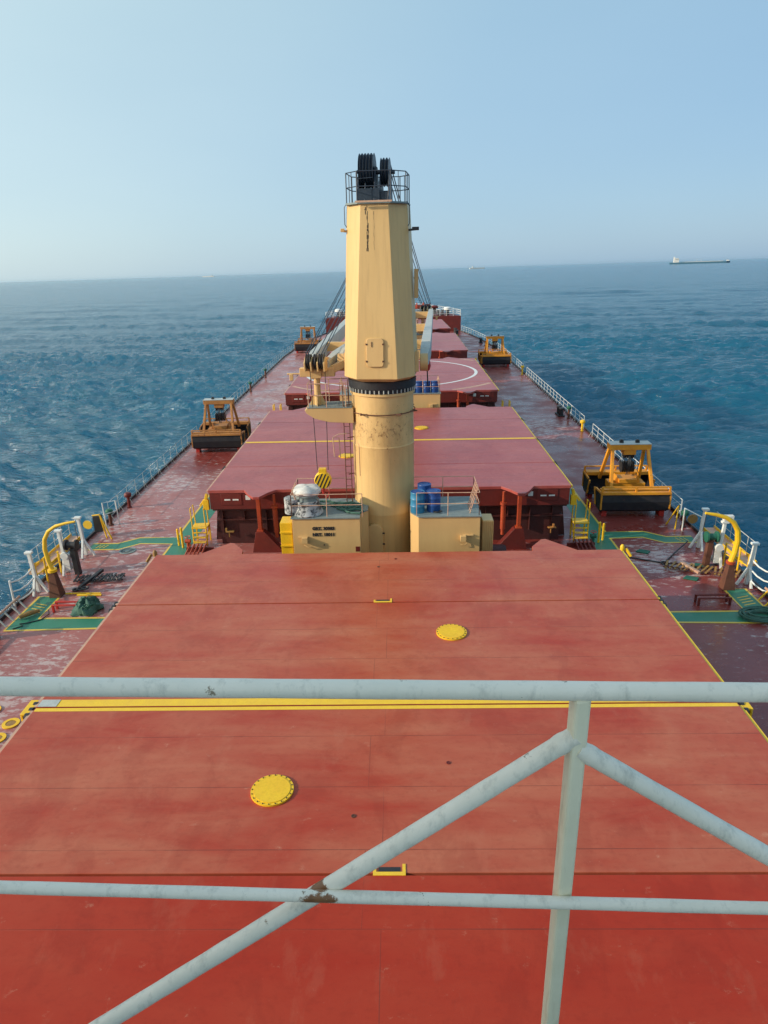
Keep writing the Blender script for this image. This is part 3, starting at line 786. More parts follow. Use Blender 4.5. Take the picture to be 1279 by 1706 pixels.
# ---------------------------------------------------------------- steel lockers beside each column
def make_locker(side):
    s = side
    t = thing('steel_locker', 'x', 'locker', (0, 0, 0), 'cream steel lockers beside the crane columns')
    # local: origin on deck under inboard front corner; x outboard 0..2.85
    b = MB()
    P = [(0, .55), (.32, 0), (2.85, 0), (2.85, 2.35), (0, 2.35)] if s > 0 else [(0, 0), (2.8, 0), (2.8, 2.3), (-.3, 2.3), (-.3, .9), (0, .6)]
    P = [(x * s, y) for x, y in P]
    b.prism(P, 0, 4.0); bo = b.build('locker_body', 'cream_plain', t, bevel=.015, smooth=False)
    tp = MB(); P2 = [(x * 1.0 + (.05 * s if abs(x) > 2 else 0), y + (.05 if y > 1 else -.05)) for x, y in P]; tp.prism(P2, 4.003, 4.05); tp.build('top_plate', 'grey_top', t, smooth=False)
    r = MB(); c = [(.25 if s > 0 else -.1, .1), (2.8, .06), (2.8, 2.25), (.1, 2.25)]
    c = [(x * s, y) for x, y in c]
    for a, d in zip(c, c[1:]):
        for z in (4.55, 5.02): r.tube([(*a, z), (*d, z)], .017, 6)
    for i, (a, d) in enumerate(zip(c, c[1:])):
        for k in (0, .5, 1): x = a[0] + (d[0] - a[0]) * k; y = a[1] + (d[1] - a[1]) * k; r.tube([(x, y, 4.03), (x, y, 5.02)], .019, 6)
    xe = 2.45 * s
    for dy in (.3, .6, .9, 1.2):
        r.tube([(xe, dy, 4.05), (xe + .3 * s, dy - .1, 5.2)], .022, 6)
    r.build('railing', 'pale_line', t)
    f = MB(); f.cbox((s * (2.3 if s < 0 else 2.15), -.12, 3.1), (.24, .2, .24)); f.tube([(s * 2.35, -.05, 2.86), (s * 2.2, -.1, 2.78), (s * 2.05, -.1, 2.8)], .02, 6)
    f.cbox((s * 2.38, -.04, 3.2), (.4, .06, .06))
    f.build('wall_fitting', 'cream_plain', t, bevel=.01)
    return t
lkR = make_locker(1); lkR.location = (.98, 26.4, D); lkR['label'] = 'cream steel locker right of the near crane column, blue drums on top'
lkL = make_locker(-1); lkL.location = (-1.1, 26.4, D); lkL['label'] = 'cream steel locker left of the near crane column, with black lettering'
ORIGIN[lkL.name] = (0, 0, 0)
text('GRT. 30983', .185, (-1.52, -.012, 3.56), (R(90), 0, 0), 'black', lkL)
text('NRT. 18011', .185, (-1.52, -.012, 3.29), (R(90), 0, 0), 'black', lkL)
b = MB(); b.box(-.22, -.04, -.012, .0, 2.52, 2.74); b.build('name_plate', 'red_side', lkL, smooth=False)
b = MB(); b.cyl((-1.52, -.06, 2.84), .025, .06, 8, 'y'); b.build('vent_stub', 'black', lkL)
for k, (cy, nm) in enumerate(((CY1 + 26.5, 'second crane'), (CY1 + 52.8, 'third crane'), (CY1 + 79, 'farthest crane'))):
    copy_tree(lkR, (.98, cy - 2.5, D), 0, 'cream locker on the right side of the %s, %s' % (nm, ('blue drums on it', 'beyond the circle', 'near the bow')[k]))
    copy_tree(lkL, (-1.1, cy - 2.5, D), 0, 'cream locker on the left side of the %s' % nm, skip=('lettering', 'name_plate'))

# drums
def drum(r=.29, h=.88):
    t = thing('oil_drum', 'x', 'drum', (0, 0, 0), 'blue drums on the lockers')
    b = MB(); b.lathe([(r * .96, 0), (r, .02), (r, .27), (r + .012, .29), (r, .31), (r, .57), (r + .012, .59), (r, .61), (r, h - .03), (r + .008, h - .015), (r, h), (r * .93, h), (r * .93, h - .02)], n=28)
    b.build('drum_body', 'blue', t)
    l = MB(); l.cyl((0, 0, h - .02), r * .925, .006, 28); l.cyl((r * .6, 0, h - .014), .04, .03, 10); l.build('drum_lid', 'blue', t)
    return t
zt = .955
d0 = drum(); d0.location = (1.95, 27.05, zt); d0['label'] = 'blue drum at the front right of the three beside the crane column'
d1 = copy_tree(d0, (1.28, 26.95, zt), 0, 'blue drum with pale blue side at the front left, against the column')
for ch in d1.children:
    if ch.name.startswith('drum_body'):
        ch.data = ch.data.copy(); ch.data.materials[0] = M['blue_light']
copy_tree(d0, (1.6, 27.95, zt), .5, 'dark blue drum standing behind the other two by the column')
hs_ = MB(); hs_.tube([(2.1 + .18 * math.cos(a * .9), 26.75 + .12 * math.sin(a * .9) , zt + .04 + .004 * a) for a in range(14)], .02, 6); tag(hs_.build('hose', 'black'), 'short black hose coiled beside the blue drums', 'hose')
for k in range(4):
    copy_tree(d0, (1.55 + .62 * k, 53.35, zt), .3 * k, ('leftmost', 'second', 'third', 'rightmost')[k] + ' of the four far blue drums just right of the slewing ring')

# covered winch on the left locker
t = thing('covered_winch', 'stained grey winch under a white canvas cover on the left locker', 'winch', (-3.3, 27.0, zt))
b = MB(); b.lathe([(.62, 0), (.60, .1), (.46, .16), (.43, .75), (.5, .8), (.47, .92)], (-3.3, 27.0, zt), 24); b.build('drum_base', 'grey_top', t)
n_ = N('winch_dirty'); a = n_.noise(5, None, 7, .7); n_.out(n_.mix(n_.ramp(a, [(.42, 0), (.55, 1)]), (.03, .035, .04), (.45, .47, .46)), .7, a, .5, .03)
b = MB(); b.lathe([(.64, -.0), (.66, .05), (.52, .3), (.5, .6)], (-3.3, 26.98, zt), 20); b.lathe([(.35, .06), (.35, .7)], (-3.9, 26.9, zt + .0), 12); b.build('skirt', 'winch_dirty', t)
b = MB()
rings = []
for k, (rr, h) in enumerate(((.50, .86), (.56, .9), (.57, 1.02), (.5, 1.12), (.3, 1.18), (.05, 1.2))):
    rings.append([(-3.3 + rr * (1 + .05 * math.sin(5 * q + k)) * math.cos(q), 27.0 + rr * (1 + .05 * math.sin(5 * q + k)) * math.sin(q), zt + h + .02 * math.sin(3 * q)) for q in [2 * PI * j / 24 for j in range(24)]])
b.loft(rings); b.build('canvas_cover', 'canvas', t)
t = thing('rag_heap', 'heap of dark green netting lying on the left locker top', 'netting', (-2.2, 27.4, zt))
random.seed(5)
b = MB()
for k in range(9):
    x, y = -2.2 + random.uniform(-.9, .9), 27.4 + random.uniform(-.5, .6)
    pts = [(x + .5 * math.cos(a * .8 + k) * random.uniform(.6, 1), y + .3 * math.sin(a * .8 + k) * random.uniform(.6, 1), zt + .05 + .03 * random.random()) for a in range(9)]
    b.tube(pts, .045, 6)
b.build('netting', 'net_green', t)
# louvred boxes outboard of the lockers
for s, mt, x0, x1, lab in ((-1, 'yellow', -4.45, -3.95, 'yellow ribbed steel cabinet left of the lettered locker'), (1, 'cream_plain', 3.95, 4.4, 'narrow ribbed cabinet right of the right locker')):
    t = thing('cabinet', lab, 'cabinet', ((x0 + x1) / 2, 27, D))
    b = MB(); b.box(x0, x1, 26.6, 27.4, D, .65); b.build('cabinet_body', mt, t, bevel=.02, smooth=False)
    b = MB()
    for k in range(6):
        if s < 0: b.box(x0 - .02, x1 + .0, 26.55, 26.598, D + .3 + k * .6, D + .36 + k * .6)
        else: b.box(x0 + .04 + k * .075, x0 + .07 + k * .075, 26.55, 26.598, D + .1, .6)
    b.build('rib', mt, t, smooth=False)

# small red winch units near the walkway behind hatch 5 (with white marks)
for s, x in ((-1, -5.1), (1, 5.0)):
    t = thing('mooring_box', ('dark red box with white lettering left of the yellow cabinet', 'dark red drum unit with white lettering right of the right locker')[s > 0], 'machinery', (x, 30.3, D), 'red units beside the green cross walkway')
    b = MB(); b.box(x - .5, x + .5, 29.95, 30.5, D + .0, D + .62)
    if s > 0: b.lathe([(.34, -.55), (.38, -.45), (.38, .45), (.34, .55)], (x, 30.2, D + .72), 18, 'x')
    b.build('box_body', 'red_dark', t, bevel=.02)
    l = MB()
    for k in range(4): l.cbox((x - .2 + .13 * k, 29.94 if s < 0 else 29.8, D + .45 + .02 * (k % 2) + (.3 if s > 0 else 0)), (.09, .012, .07))
    l.build('lettering', 'white', t)

# ---------------------------------------------------------------- grabs
def make_grab(mat):
    t = thing('cargo_grab', 'x', 'grab', (0, 0, 0), 'clamshell grabs lashed on the side decks')
    hw = 1.85
    def bucket(sy):
        # sy=-1: shell nearer the viewer
        b = MB(); P = [(2.12, 1.62), (2.2, 1.1), (2.12, .5), (1.85, .3), (1.0, .34), (.95, .42), (1.8, .42), (2.02, .58), (2.1, 1.1), (2.02, 1.6)]
        P = [(y * sy, z) for y, z in P]
        b.prism(P, -hw, hw, 'x')
        for s in (-1, 1):
            Q = [(y * sy, z) for y, z in ((2.13, 1.6), (2.14, .5), (1.85, .32), (1.0, .36), (.55, 1.35), (.9, 1.65))]
            b.prism(Q, s * hw - .03, s * hw + .03, 'x')
        b.v = [(v[0], v[1], v[2] * .82 + .03) for v in b.v]
        return b
    fr = MB()
    for sy in (-1, 1):
        bk = bucket(sy).build('bucket', 'steel_dark', t, bevel=.012, smooth=False)
        y = MB()
        y.box(-hw - .04, hw + .04, min(sy * 1.95, sy * 2.22), max(sy * 1.95, sy * 2.22), 1.625, 1.80)
        y.box(-hw, hw, min(sy * 1.5, sy * 1.8), max(sy * 1.5, sy * 1.8), 1.62, 1.86)
        y.bar((-hw, sy * 2.05, 2.12), (hw, sy * 2.05, 2.12), .09, .09)
        for x in (-hw, 0, hw): y.bar((x, sy * 2.05, 1.8), (x, sy * 2.05, 2.14), .1, .1)
        for s in (-1, 1):
            y.bar((s * (hw + .04), sy * .9, 1.62), (s * (hw + .04), sy * 2.1, 1.70), .09, .14)
            y.bar((s * (hw + .04), sy * 2.12, 1.7), (s * (hw + .04), sy * 2.12, .55), .09, .09)
            y.bar((s * (hw + .04), sy * .98, .45), (s * (hw + .04), sy * .6, 1.6), .09, .12)
        y.v = [(v[0], v[1], v[2] * .82 + .03) for v in y.v]
        y.build('bucket_frame', mat, bk, bevel=.008, smooth=False)
    # four arms
    for sx in (-1, 1):
        for sy in (-1, 1):
            a = MB(); a.bar((sx * 1.16, sy * 1.25, 1.3), (sx * .98, sy * .26, 3.5), .17, .22, .15, .2)
            a.build('arm', mat, t, bevel=.01, smooth=False)
    hb2 = MB(); hb2.box(-1.15, 1.15, -.38, .38, 3.42, 3.74); hb2.box(-.35, .35, -.3, .3, 3.12, 3.42)
    h_ = hb2.build('head_beam', mat, t, bevel=.02, smooth=False)
    hp = MB(); hp.box(-1.16, 1.16, -.4, .4, 3.744, 3.77); hp.build('head_plate', 'grey_pale', h_)
    ey = MB()
    for x in (-.45, .45): ey.lathe([(.04, -.06), (.11, -.06), (.11, .06), (.04, .06)], (x, 0, 3.85), 12, 'y'); ey.box(x - .1, x + .1, -.1, .1, 3.77, 3.84)
    ey.build('lifting_eye', 'black', h_)
    lb = MB(); lb.box(-1.2, 1.2, -.45, .45, 1.35, 1.85); lb.box(-.6, .6, -.5, .5, 1.85, 2.15)
    lb.prism([(-.9, 1.85), (-.45, 1.85), (-.7, 2.35)], -.3, .3, 'y'); lb.prism([(.9, 1.85), (.45, 1.85), (.7, 2.35)], -.3, .3, 'y')
    lb.v = [(v[0] * .85, v[1], v[2] * .8) for v in lb.v]
    lb.build('lower_beam', mat, t, bevel=.02, smooth=False)
    sv = MB()
    for x in (-.3, -.1, .1, .3): sv.lathe([(.05, -.05), (.34, -.05), (.29, 0), (.34, .05), (.05, .05)], (x, 0, 2.35), 20, 'x')
    for x in (-.22, .0, .22): sv.lathe([(.05, -.05), (.3, -.05), (.26, 0), (.3, .05), (.05, .05)], (x, 0, 3.15), 18, 'x')
    sv.build('sheave', 'black', t)
    rp = MB()
    for x in (-.34, -.2, -.06, .08, .22, .36):
        for y in (-.28, .28): rp.tube([(x, y, 2.35), (x * .7, y * .9, 3.15)], .014, 5)
    random.seed(11)
    for k in range(5):
        x = random.uniform(-.7, .7); rp.tube([(x * .3, -.2, 3.2), (x, -.4, 2.7), (x * .8, -.3, 2.3), (x * 1.2, -.2, 1.9)], .02, 5)
    rp.build('closing_rope', 'rope_steel', t)
    bl_ = MB()
    for x in (-1.6, 1.6):
        for y in (-1.6, 1.6): bl_.box(x - .14, x + .14, y - .3, y + .3, 0, .32)
    bl_.build('support_block', 'bright_red', t, bevel=.01)
    return t
g1 = make_grab('grab_yellow'); g1.location = (13.72, 38.5, D); g1.rotation_euler.z = R(-1); g1['label'] = 'large orange-yellow clamshell grab with dark buckets on the near right side deck'
g2 = copy_tree(g1, (13.55, 93.6, D), 0, 'small distant orange grab on the far right side deck')
gL = make_grab('grab_rusty'); gL.location = (-13.45, 53.5, D); gL.rotation_euler.z = R(2); gL['label'] = 'faded rusty clamshell grab on the left side deck beside the second hatch'
g4 = copy_tree(gL, (-13.3, 111.1, D), 0, 'distant faded grab far along the left side deck')
for cpy, nmat in ():
    pass

# ---------------------------------------------------------------- deck edge railings
def railing(side, y0, y1, step, mat, label, bars=(.38, .74, 1.08), thin=1.0, posts_only=False):
    s = side
    t = thing('deck_railing', label, 'railing', (s * hb(y0) - s * .12, y0, D), 'railings along the deck edge')
    n = max(1, round((y1 - y0) / step)); P = [y0 + (y1 - y0) * k / n for k in range(n + 1)]
    X = lambda y: s * (hb(y) - .12)
    for h in bars:
        b = MB(); b.tube([(X(y), y, D + h) for y in P], (.022 if h == bars[-1] else .013) * thin, 6); b.build('rail', mat, t)
    p0 = None
    for y in P:
        if p0 is None:
            b = MB(); b.bar((X(y), y, D), (X(y), y, D + bars[-1]), .05 * thin, .022 * thin); b.bar((X(y) - s * .28, y, D), (X(y), y, D + .5), .03, .02); p0 = b.build('railing_post', mat, t, smooth=False); y00 = y
        else:
            c = p0.copy(); COL.objects.link(c); c.parent = t; c.location = (X(y) - X(y00), y - y00, 0)
    return t
railing(1, 36.2, 54.5, 1.5, 'white', 'white deck railing on the right beside the large orange grab')
railing(1, 57.2, 84, 1.5, 'white', 'white deck railing on the right beside the landing circle hatch')
railing(1, 86.5, 109, 1.6, 'white', 'white deck railing on the right beside the far orange grab')
railing(1, 110.5, 136, 1.7, 'white', 'curving white deck railing on the right running up to the bow')
railing(-1, 37.0, 56, 1.5, 'grey_pale', 'thin grey deck railing on the left beside the rusty grab', thin=.55)
railing(-1, 58, 84, 1.5, 'grey_pale', 'thin grey deck railing on the left beyond the rusty grab', thin=.55)
railing(-1, 86, 109, 1.6, 'grey_pale', 'thin grey deck railing on the left next to the far grab', thin=.55)
railing(-1, 110.5, 136, 1.7, 'grey_pale', 'thin grey deck railing on the far left curving to the bow', thin=.55)
# low bulwark pipe at the near ends
for s in (-1, 1):
    t = thing('gunwale_pipe', 'low %s pipe rail on short brackets along the near %s deck edge' % (('grey', 'left') if s < 0 else ('yellow and white', 'right')), 'pipe rail', (s * 16.1, 24, D))
    b = MB(); b.tube([(s * 16.1, y, D + .45) for y in (18, 21, 24, 26.7)], .05, 8); b.build('pipe', 'pale_line', t)
    b = MB(); y = 18.2
    while y < 26.8: b.bar((s * 15.75, y, D), (s * 16.1, y, D + .45), .06, .05); y += .55
    b.build('bracket', 'grey_pale' if s < 0 else 'yellow', t)

# vents / bollards / small stuff along the deck edge
def vent(x, y, mat, label, h=.9):
    t = thing('air_vent', label, 'vent', (x, y, D), 'air vents along the deck edge')
    b = MB(); b.lathe([(.14, 0), (.14, .06), (.09, .08), (.09, h - .25)], (x, y, D), 14); b.build('vent_pipe', mat, t)
    b = MB(); b.lathe([(.09, h - .28), (.2, h - .25), (.22, h - .1), (.16, h), (0, h + .02)], (x, y, D), 16); b.build('vent_head', 'green' if mat == 'rust' else mat, t)
sd = {1: 'right', -1: 'left'}
for s, y, mt, l in ((-1, 36.3, 'rust', 'rusty air vent with green head at the left deck edge ahead of the gangway stand'), (-1, 39.2, 'red_side', 'red air vent at the left deck edge between railing posts'),
                    (-1, 77, 'rust', 'tall dark vent at the left deck edge beyond the rusty grab'), (-1, 86.5, 'rust', 'small dark vent far along the left deck edge'),
                    (1, 61.2, 'rust', 'rusty vent with green head by the right railing past the orange grab'), (1, 56.4, 'yellow', 'yellow vent in the gap of the right railing'),
                    (1, 85.2, 'yellow', 'yellow vent in the right railing gap near the far grab'), (1, 110, 'rust', 'dark vent by the right railing close to the bow'), (1, 34.9, 'rust', 'rusty vent right of the large grab by the gangway'),
                    (-1, 57, 'rust', 'short rusty vent on the left deck edge by the rusty grab')):
    vent(s * (hb(y) - .45), y, mt, l, 1.1 if y > 60 else .95)
def bollard(x, y, label, mat='black'):
    t = thing('bollard', label, 'bollard', (x, y, D), 'mooring bollards on the side decks')
    b = MB(); b.box(x - .3, x + .3, y - .75, y + .75, D + .005, D + .12); b.build('base_plate', mat, t, bevel=.01)
    for k in (-1, 1):
        p = MB(); p.lathe([(.19, .12), (.19, .62), (.24, .66), (.24, .74), (.2, .78), (0, .79)], (x, y + k * .45, D), 18); p.build('bollard_post', mat, t)
for s, y in ((-1, 115), (1, 113.5), (1, 118), (-1, 121), (1, 62.6)):
    bollard(s * (hb(y) - .9), y, 'dark twin bollard on the %s side deck %s' % (sd[s], {115: 'beyond the far grab', 113.5: 'beyond the far orange grab', 118: 'nearest the bow on that side', 121: 'just before the bow', 62.6: 'beside the landing circle hatch'}[y]))

# yellow deck rings near left (tank manholes)
first = None
for k, (x, y) in enumerate(((-12.75, 20.4), (-13.25, 19.2), (-12.25, 18.5), (-12.3, 17.75), (-13.1, 16.9))):
    if first is None:
        first = thing('deck_ring', 'x', 'deck manhole', (x, y, D), 'yellow ringed deck manholes by the near hatch')
        b = MB(); b.lathe([(.27, .004), (.27, .04), (.16, .04), (.16, .004)], (x, y, D), 28); b.build('ring', 'yellow', first)
        b = MB(); b.lathe([(.15, .004), (.15, .03), (0, .035)], (x, y, D), 20); b.build('plug', 'brass', first); o = first
    else: o = copy_tree(first, (x, y, D))
    o['label'] = ('yellow ringed manhole farthest ahead on the near left deck', 'yellow ringed manhole at the very left edge under the top rail', 'yellow ringed manhole touching the hatch corner', 'yellow ringed manhole just behind the hatch bracket', 'nearest yellow ringed manhole on the left deck')[k]

# ---------------------------------------------------------------- gangway davits and stands
def arc_davit(s):
    t = thing('davit', '%s curved davit arm on a red post at the %s deck edge' % (('yellow and grey', 'left') if s < 0 else ('bright yellow', 'right')), 'davit', (s * 14.95, 27.6, D), 'curved davits at the gangway stations')
    b = MB(); x = s * 14.92
    b.loft([[(x - .27, 27.35, D), (x + .27, 27.35, D), (x + .27, 27.85, D), (x - .27, 27.85, D)], [(x - .11, 27.48, D + 1.25), (x + .11, 27.48, D + 1.25), (x + .11, 27.72, D + 1.25), (x - .11, 27.72, D + 1.25)]])
    b.build('pedestal', 'rust', t, bevel=.02)
    pts = [(14.9, -1.9), (15.02, -1.35), (15.06, -.8), (14.98, -.35), (14.75, .02), (14.4, .25), (13.95, .38), (13.5, .46)]
    b = MB(); b.tube([(s * px, 27.6, z) for px, z in pts], [v * (1.15 if s > 0 else .9) for v in (.115, .11, .105, .1, .09, .08, .065, .05)], 10)
    b.build('arm', 'yellow' if s > 0 else 'yellow_line', t)
    b = MB(); b.tube([(s * 13.55, 27.6, .42), (s * 13.5, 27.6, -.35)], .015, 6); b.build('fall_wire', 'black', t)
    b = MB(); b.cyl((x, 27.6, D + 1.2), .2, .12, 16); b.build('collar', 'orange_red' if s > 0 else 'yellow', t)
arc_davit(-1); arc_davit(1)

def stand(x, y, h, s, label, red=False, lean=.1, lamp=False):
    t = thing('gangway_stand', label, 'stand', (x, y, D), 'white gangway stands on both sides')
    b = MB(); b.bar((x, y, D), (x + s * lean, y, D + h), .15, .15, .13, .13); b.build('stand_post', 'white', t, bevel=.01)
    b = MB(); b.bar((x - s * .45, y - .05, D), (x + s * lean * .4, y, D + h * .45), .1, .1); b.bar((x + s * .0, y - .5, D), (x + s * lean * .4, y, D + h * .45), .1, .1); b.build('brace', 'white', t, bevel=.01)
    b = MB(); b.box(x - .16 + s * lean, x + .16 + s * lean, y - .1, y + .1, D + h, D + h + .1); b.build('head', 'white', t, bevel=.01)
    if lamp:
        b = MB(); b.box(x - .2 + s * .2, x + .25 + s * .2, y - .1, y + .12, D + h + .1, D + h + .38); b.build('lamp_box', 'canvas', t, bevel=.02)
        b = MB(); b.cyl((x + s * .22, y - .12, D + h + .24), .08, .03, 12, 'y'); b.build('lamp_face', 'bright_red', t)
for s in (-1, 1):
    w = sd[s]
    stand(s * 15.5, 32.1, 2.0, s, 'white gangway stand farthest forward on the %s, by the walkway end' % w)
    stand(s * 15.55, 30.1, 2.1, s, 'white gangway stand behind the %s davit arm' % w, lamp=(s > 0))
    stand(s * 15.95, 28.0, 1.9, s, 'white gangway stand aft of the %s davit' % w)
    # safety rails (curved white) aft of stand
    t = thing('gangway_rail', 'sagging white three-bar guard aft of the %s gangway stands' % w, 'guard rail', (s * 16, 26.8, D))
    for z in (.35, .8, 1.25):
        b = MB(); b.tube([(s * (15.95 + .08 * k), 27.8 - .45 * k, D + z - .14 * math.sin(PI * k / 3)) for k in range(4)], .035, 8); b.build('rail', 'white', t)
    b = MB(); b.tube([(s * 16.2, 26.4, D), (s * 16.2, 26.4, D + 1.35)], .045, 8); b.build('railing_post', 'white', t)
    # yellow safety frames
    t = thing('safety_frame', 'yellow tubular safety frame between the %s davit and the deck edge' % w, 'guard rail', (s * 15.9, 28.6, D))
    b = MB()
    for y, x, h in ((28.35, 16.1, 1.25), (29.3, 15.9, 1.15)):
        b.tube([(s * x, y, D), (s * x, y, D + h), (s * (x - .1), y + .65, D + h), (s * (x - .1), y + .65, D)], .045, 8)
        b.tube([(s * x, y, D + h * .55), (s * (x - .1), y + .65, D + h * .55)], .03, 8)
    b.build('frame', 'yellow', t)
    # gangway platform outside, yellow
    t = thing('gangway', 'yellow-decked gangway with thin rails stowed outboard on the %s' % w, 'gangway', (s * 16.9, 32, D))
    b = MB(); b.box(min(s * 16.5, s * 17.2), max(s * 16.5, s * 17.2), 29.6, 34.2, D + .1, D + .22); b.build('tread_deck', 'pale_line', t, bevel=.01)
    b = MB()
    for x in (16.52, 17.18):
        b.bar((s * x, 29.6, D + .28), (s * x, 34.2, D + .28), .04, .14)
    b.build('side_beam', 'yellow', t)
    b = MB()
    for k in range(6):
        y = 29.8 + k * .85
        b.tube([(s * 17.15, y, D + .2), (s * 17.15, y, D + 1.15)], .018, 6)
    b.tube([(s * 17.15, 29.8, D + 1.15), (s * 17.15, 34.05, D + 1.15)], .018, 6)
    b.tube([(s * 17.15, 29.8, D + .7), (s * 17.15, 34.05, D + .7)], .014, 6)
    b.build('handrail', 'grey_pale', t)
    # winch post (dark)
    t = thing('gangway_winch', 'dark gangway winch on a post beside the %s davit' % w, 'winch', (s * 14.95, 30.0, D))
    b = MB(); b.bar((s * 14.95, 29.9, D), (s * 15.0, 29.9, D + 1.35), .26, .26); b.build('winch_post', 'black' if s < 0 else 'rust', t, bevel=.02)
    b = MB(); b.lathe([(.05, -.3), (.26, -.28), (.26, -.2), (.16, -.18), (.16, .18), (.26, .2), (.26, .28), (.05, .3)], (s * 15.05, 29.9, D + 1.5), 18, 'x'); b.build('winch_drum', 'black' if s < 0 else 'green', t)
    b = MB(); b.lathe([(.05, -.06), (.19, -.06), (.19, .06), (.05, .06)], (s * 15.4, 29.75, D + 1.0), 16, 'y'); b.cbox((s * 15.4, 29.9, D + .6), (.3, .2, .8)); b.build('control_box', 'white', t, bevel=.01)

# life-ring post with yellow disc, left
t = thing('signal_disc', 'round yellow disc on a yellow A-frame at the left deck edge', 'disc sign', (-15.6, 34.4, D))
b = MB(); b.tube([(-15.35, 34.4, D), (-15.6, 34.5, D + 1.3), (-15.0, 34.2, D)], .045, 8); b.tube([(-15.6, 34.5, D + 1.3), (-16.0, 34.5, D + 1.25)], .04, 8); b.build('frame', 'yellow', t)
b = MB(); b.cyl((-16.05, 33.9, D + .95), .24, .04, 24, 'y'); b.build('disc', 'yellow_line', t)
b = MB(); b.box(-16.0, -15.6, 34.5, 34.8, D + .3, D + 1.2); b.build('back_plate', 'black', t)
# white frame with fittings, left
t = thing('gear_rack', 'white tubular frame holding clutter at the left edge beyond the gangway', 'frame', (-15.9, 36.0, D))
b = MB(); b.tube([(-15.9, 35.8, D), (-15.95, 35.8, D + 1.5), (-15.5, 36.5, D + 1.4), (-15.45, 36.5, D)], .035, 8); b.tube([(-15.95, 35.8, D + .8), (-15.5, 36.5, D + .8)], .03, 8); b.build('frame', 'white', t)
t = thing('gear_rack', 'yellow and white frame at the right edge just aft of the large grab', 'frame', (15.9, 34.7, D))
b = MB(); b.tube([(15.6, 34.4, D), (15.6, 34.4, D + 1.25), (16.0, 33.2, D + 1.2), (16.0, 33.2, D)], .04, 8); b.build('frame', 'white', t)
b = MB(); b.tube([(15.3, 34.6, D), (15.4, 34.7, D + 1.3), (15.1, 35.3, D)], .045, 8); b.build('brace', 'yellow', t)
b = MB(); b.lathe([(.04, -.05), (.25, -.05), (.25, .05), (.04, .05)], (15.9, 34.0, D + .8), 18, 'y'); b.build('hose_reel', 'brass', t)

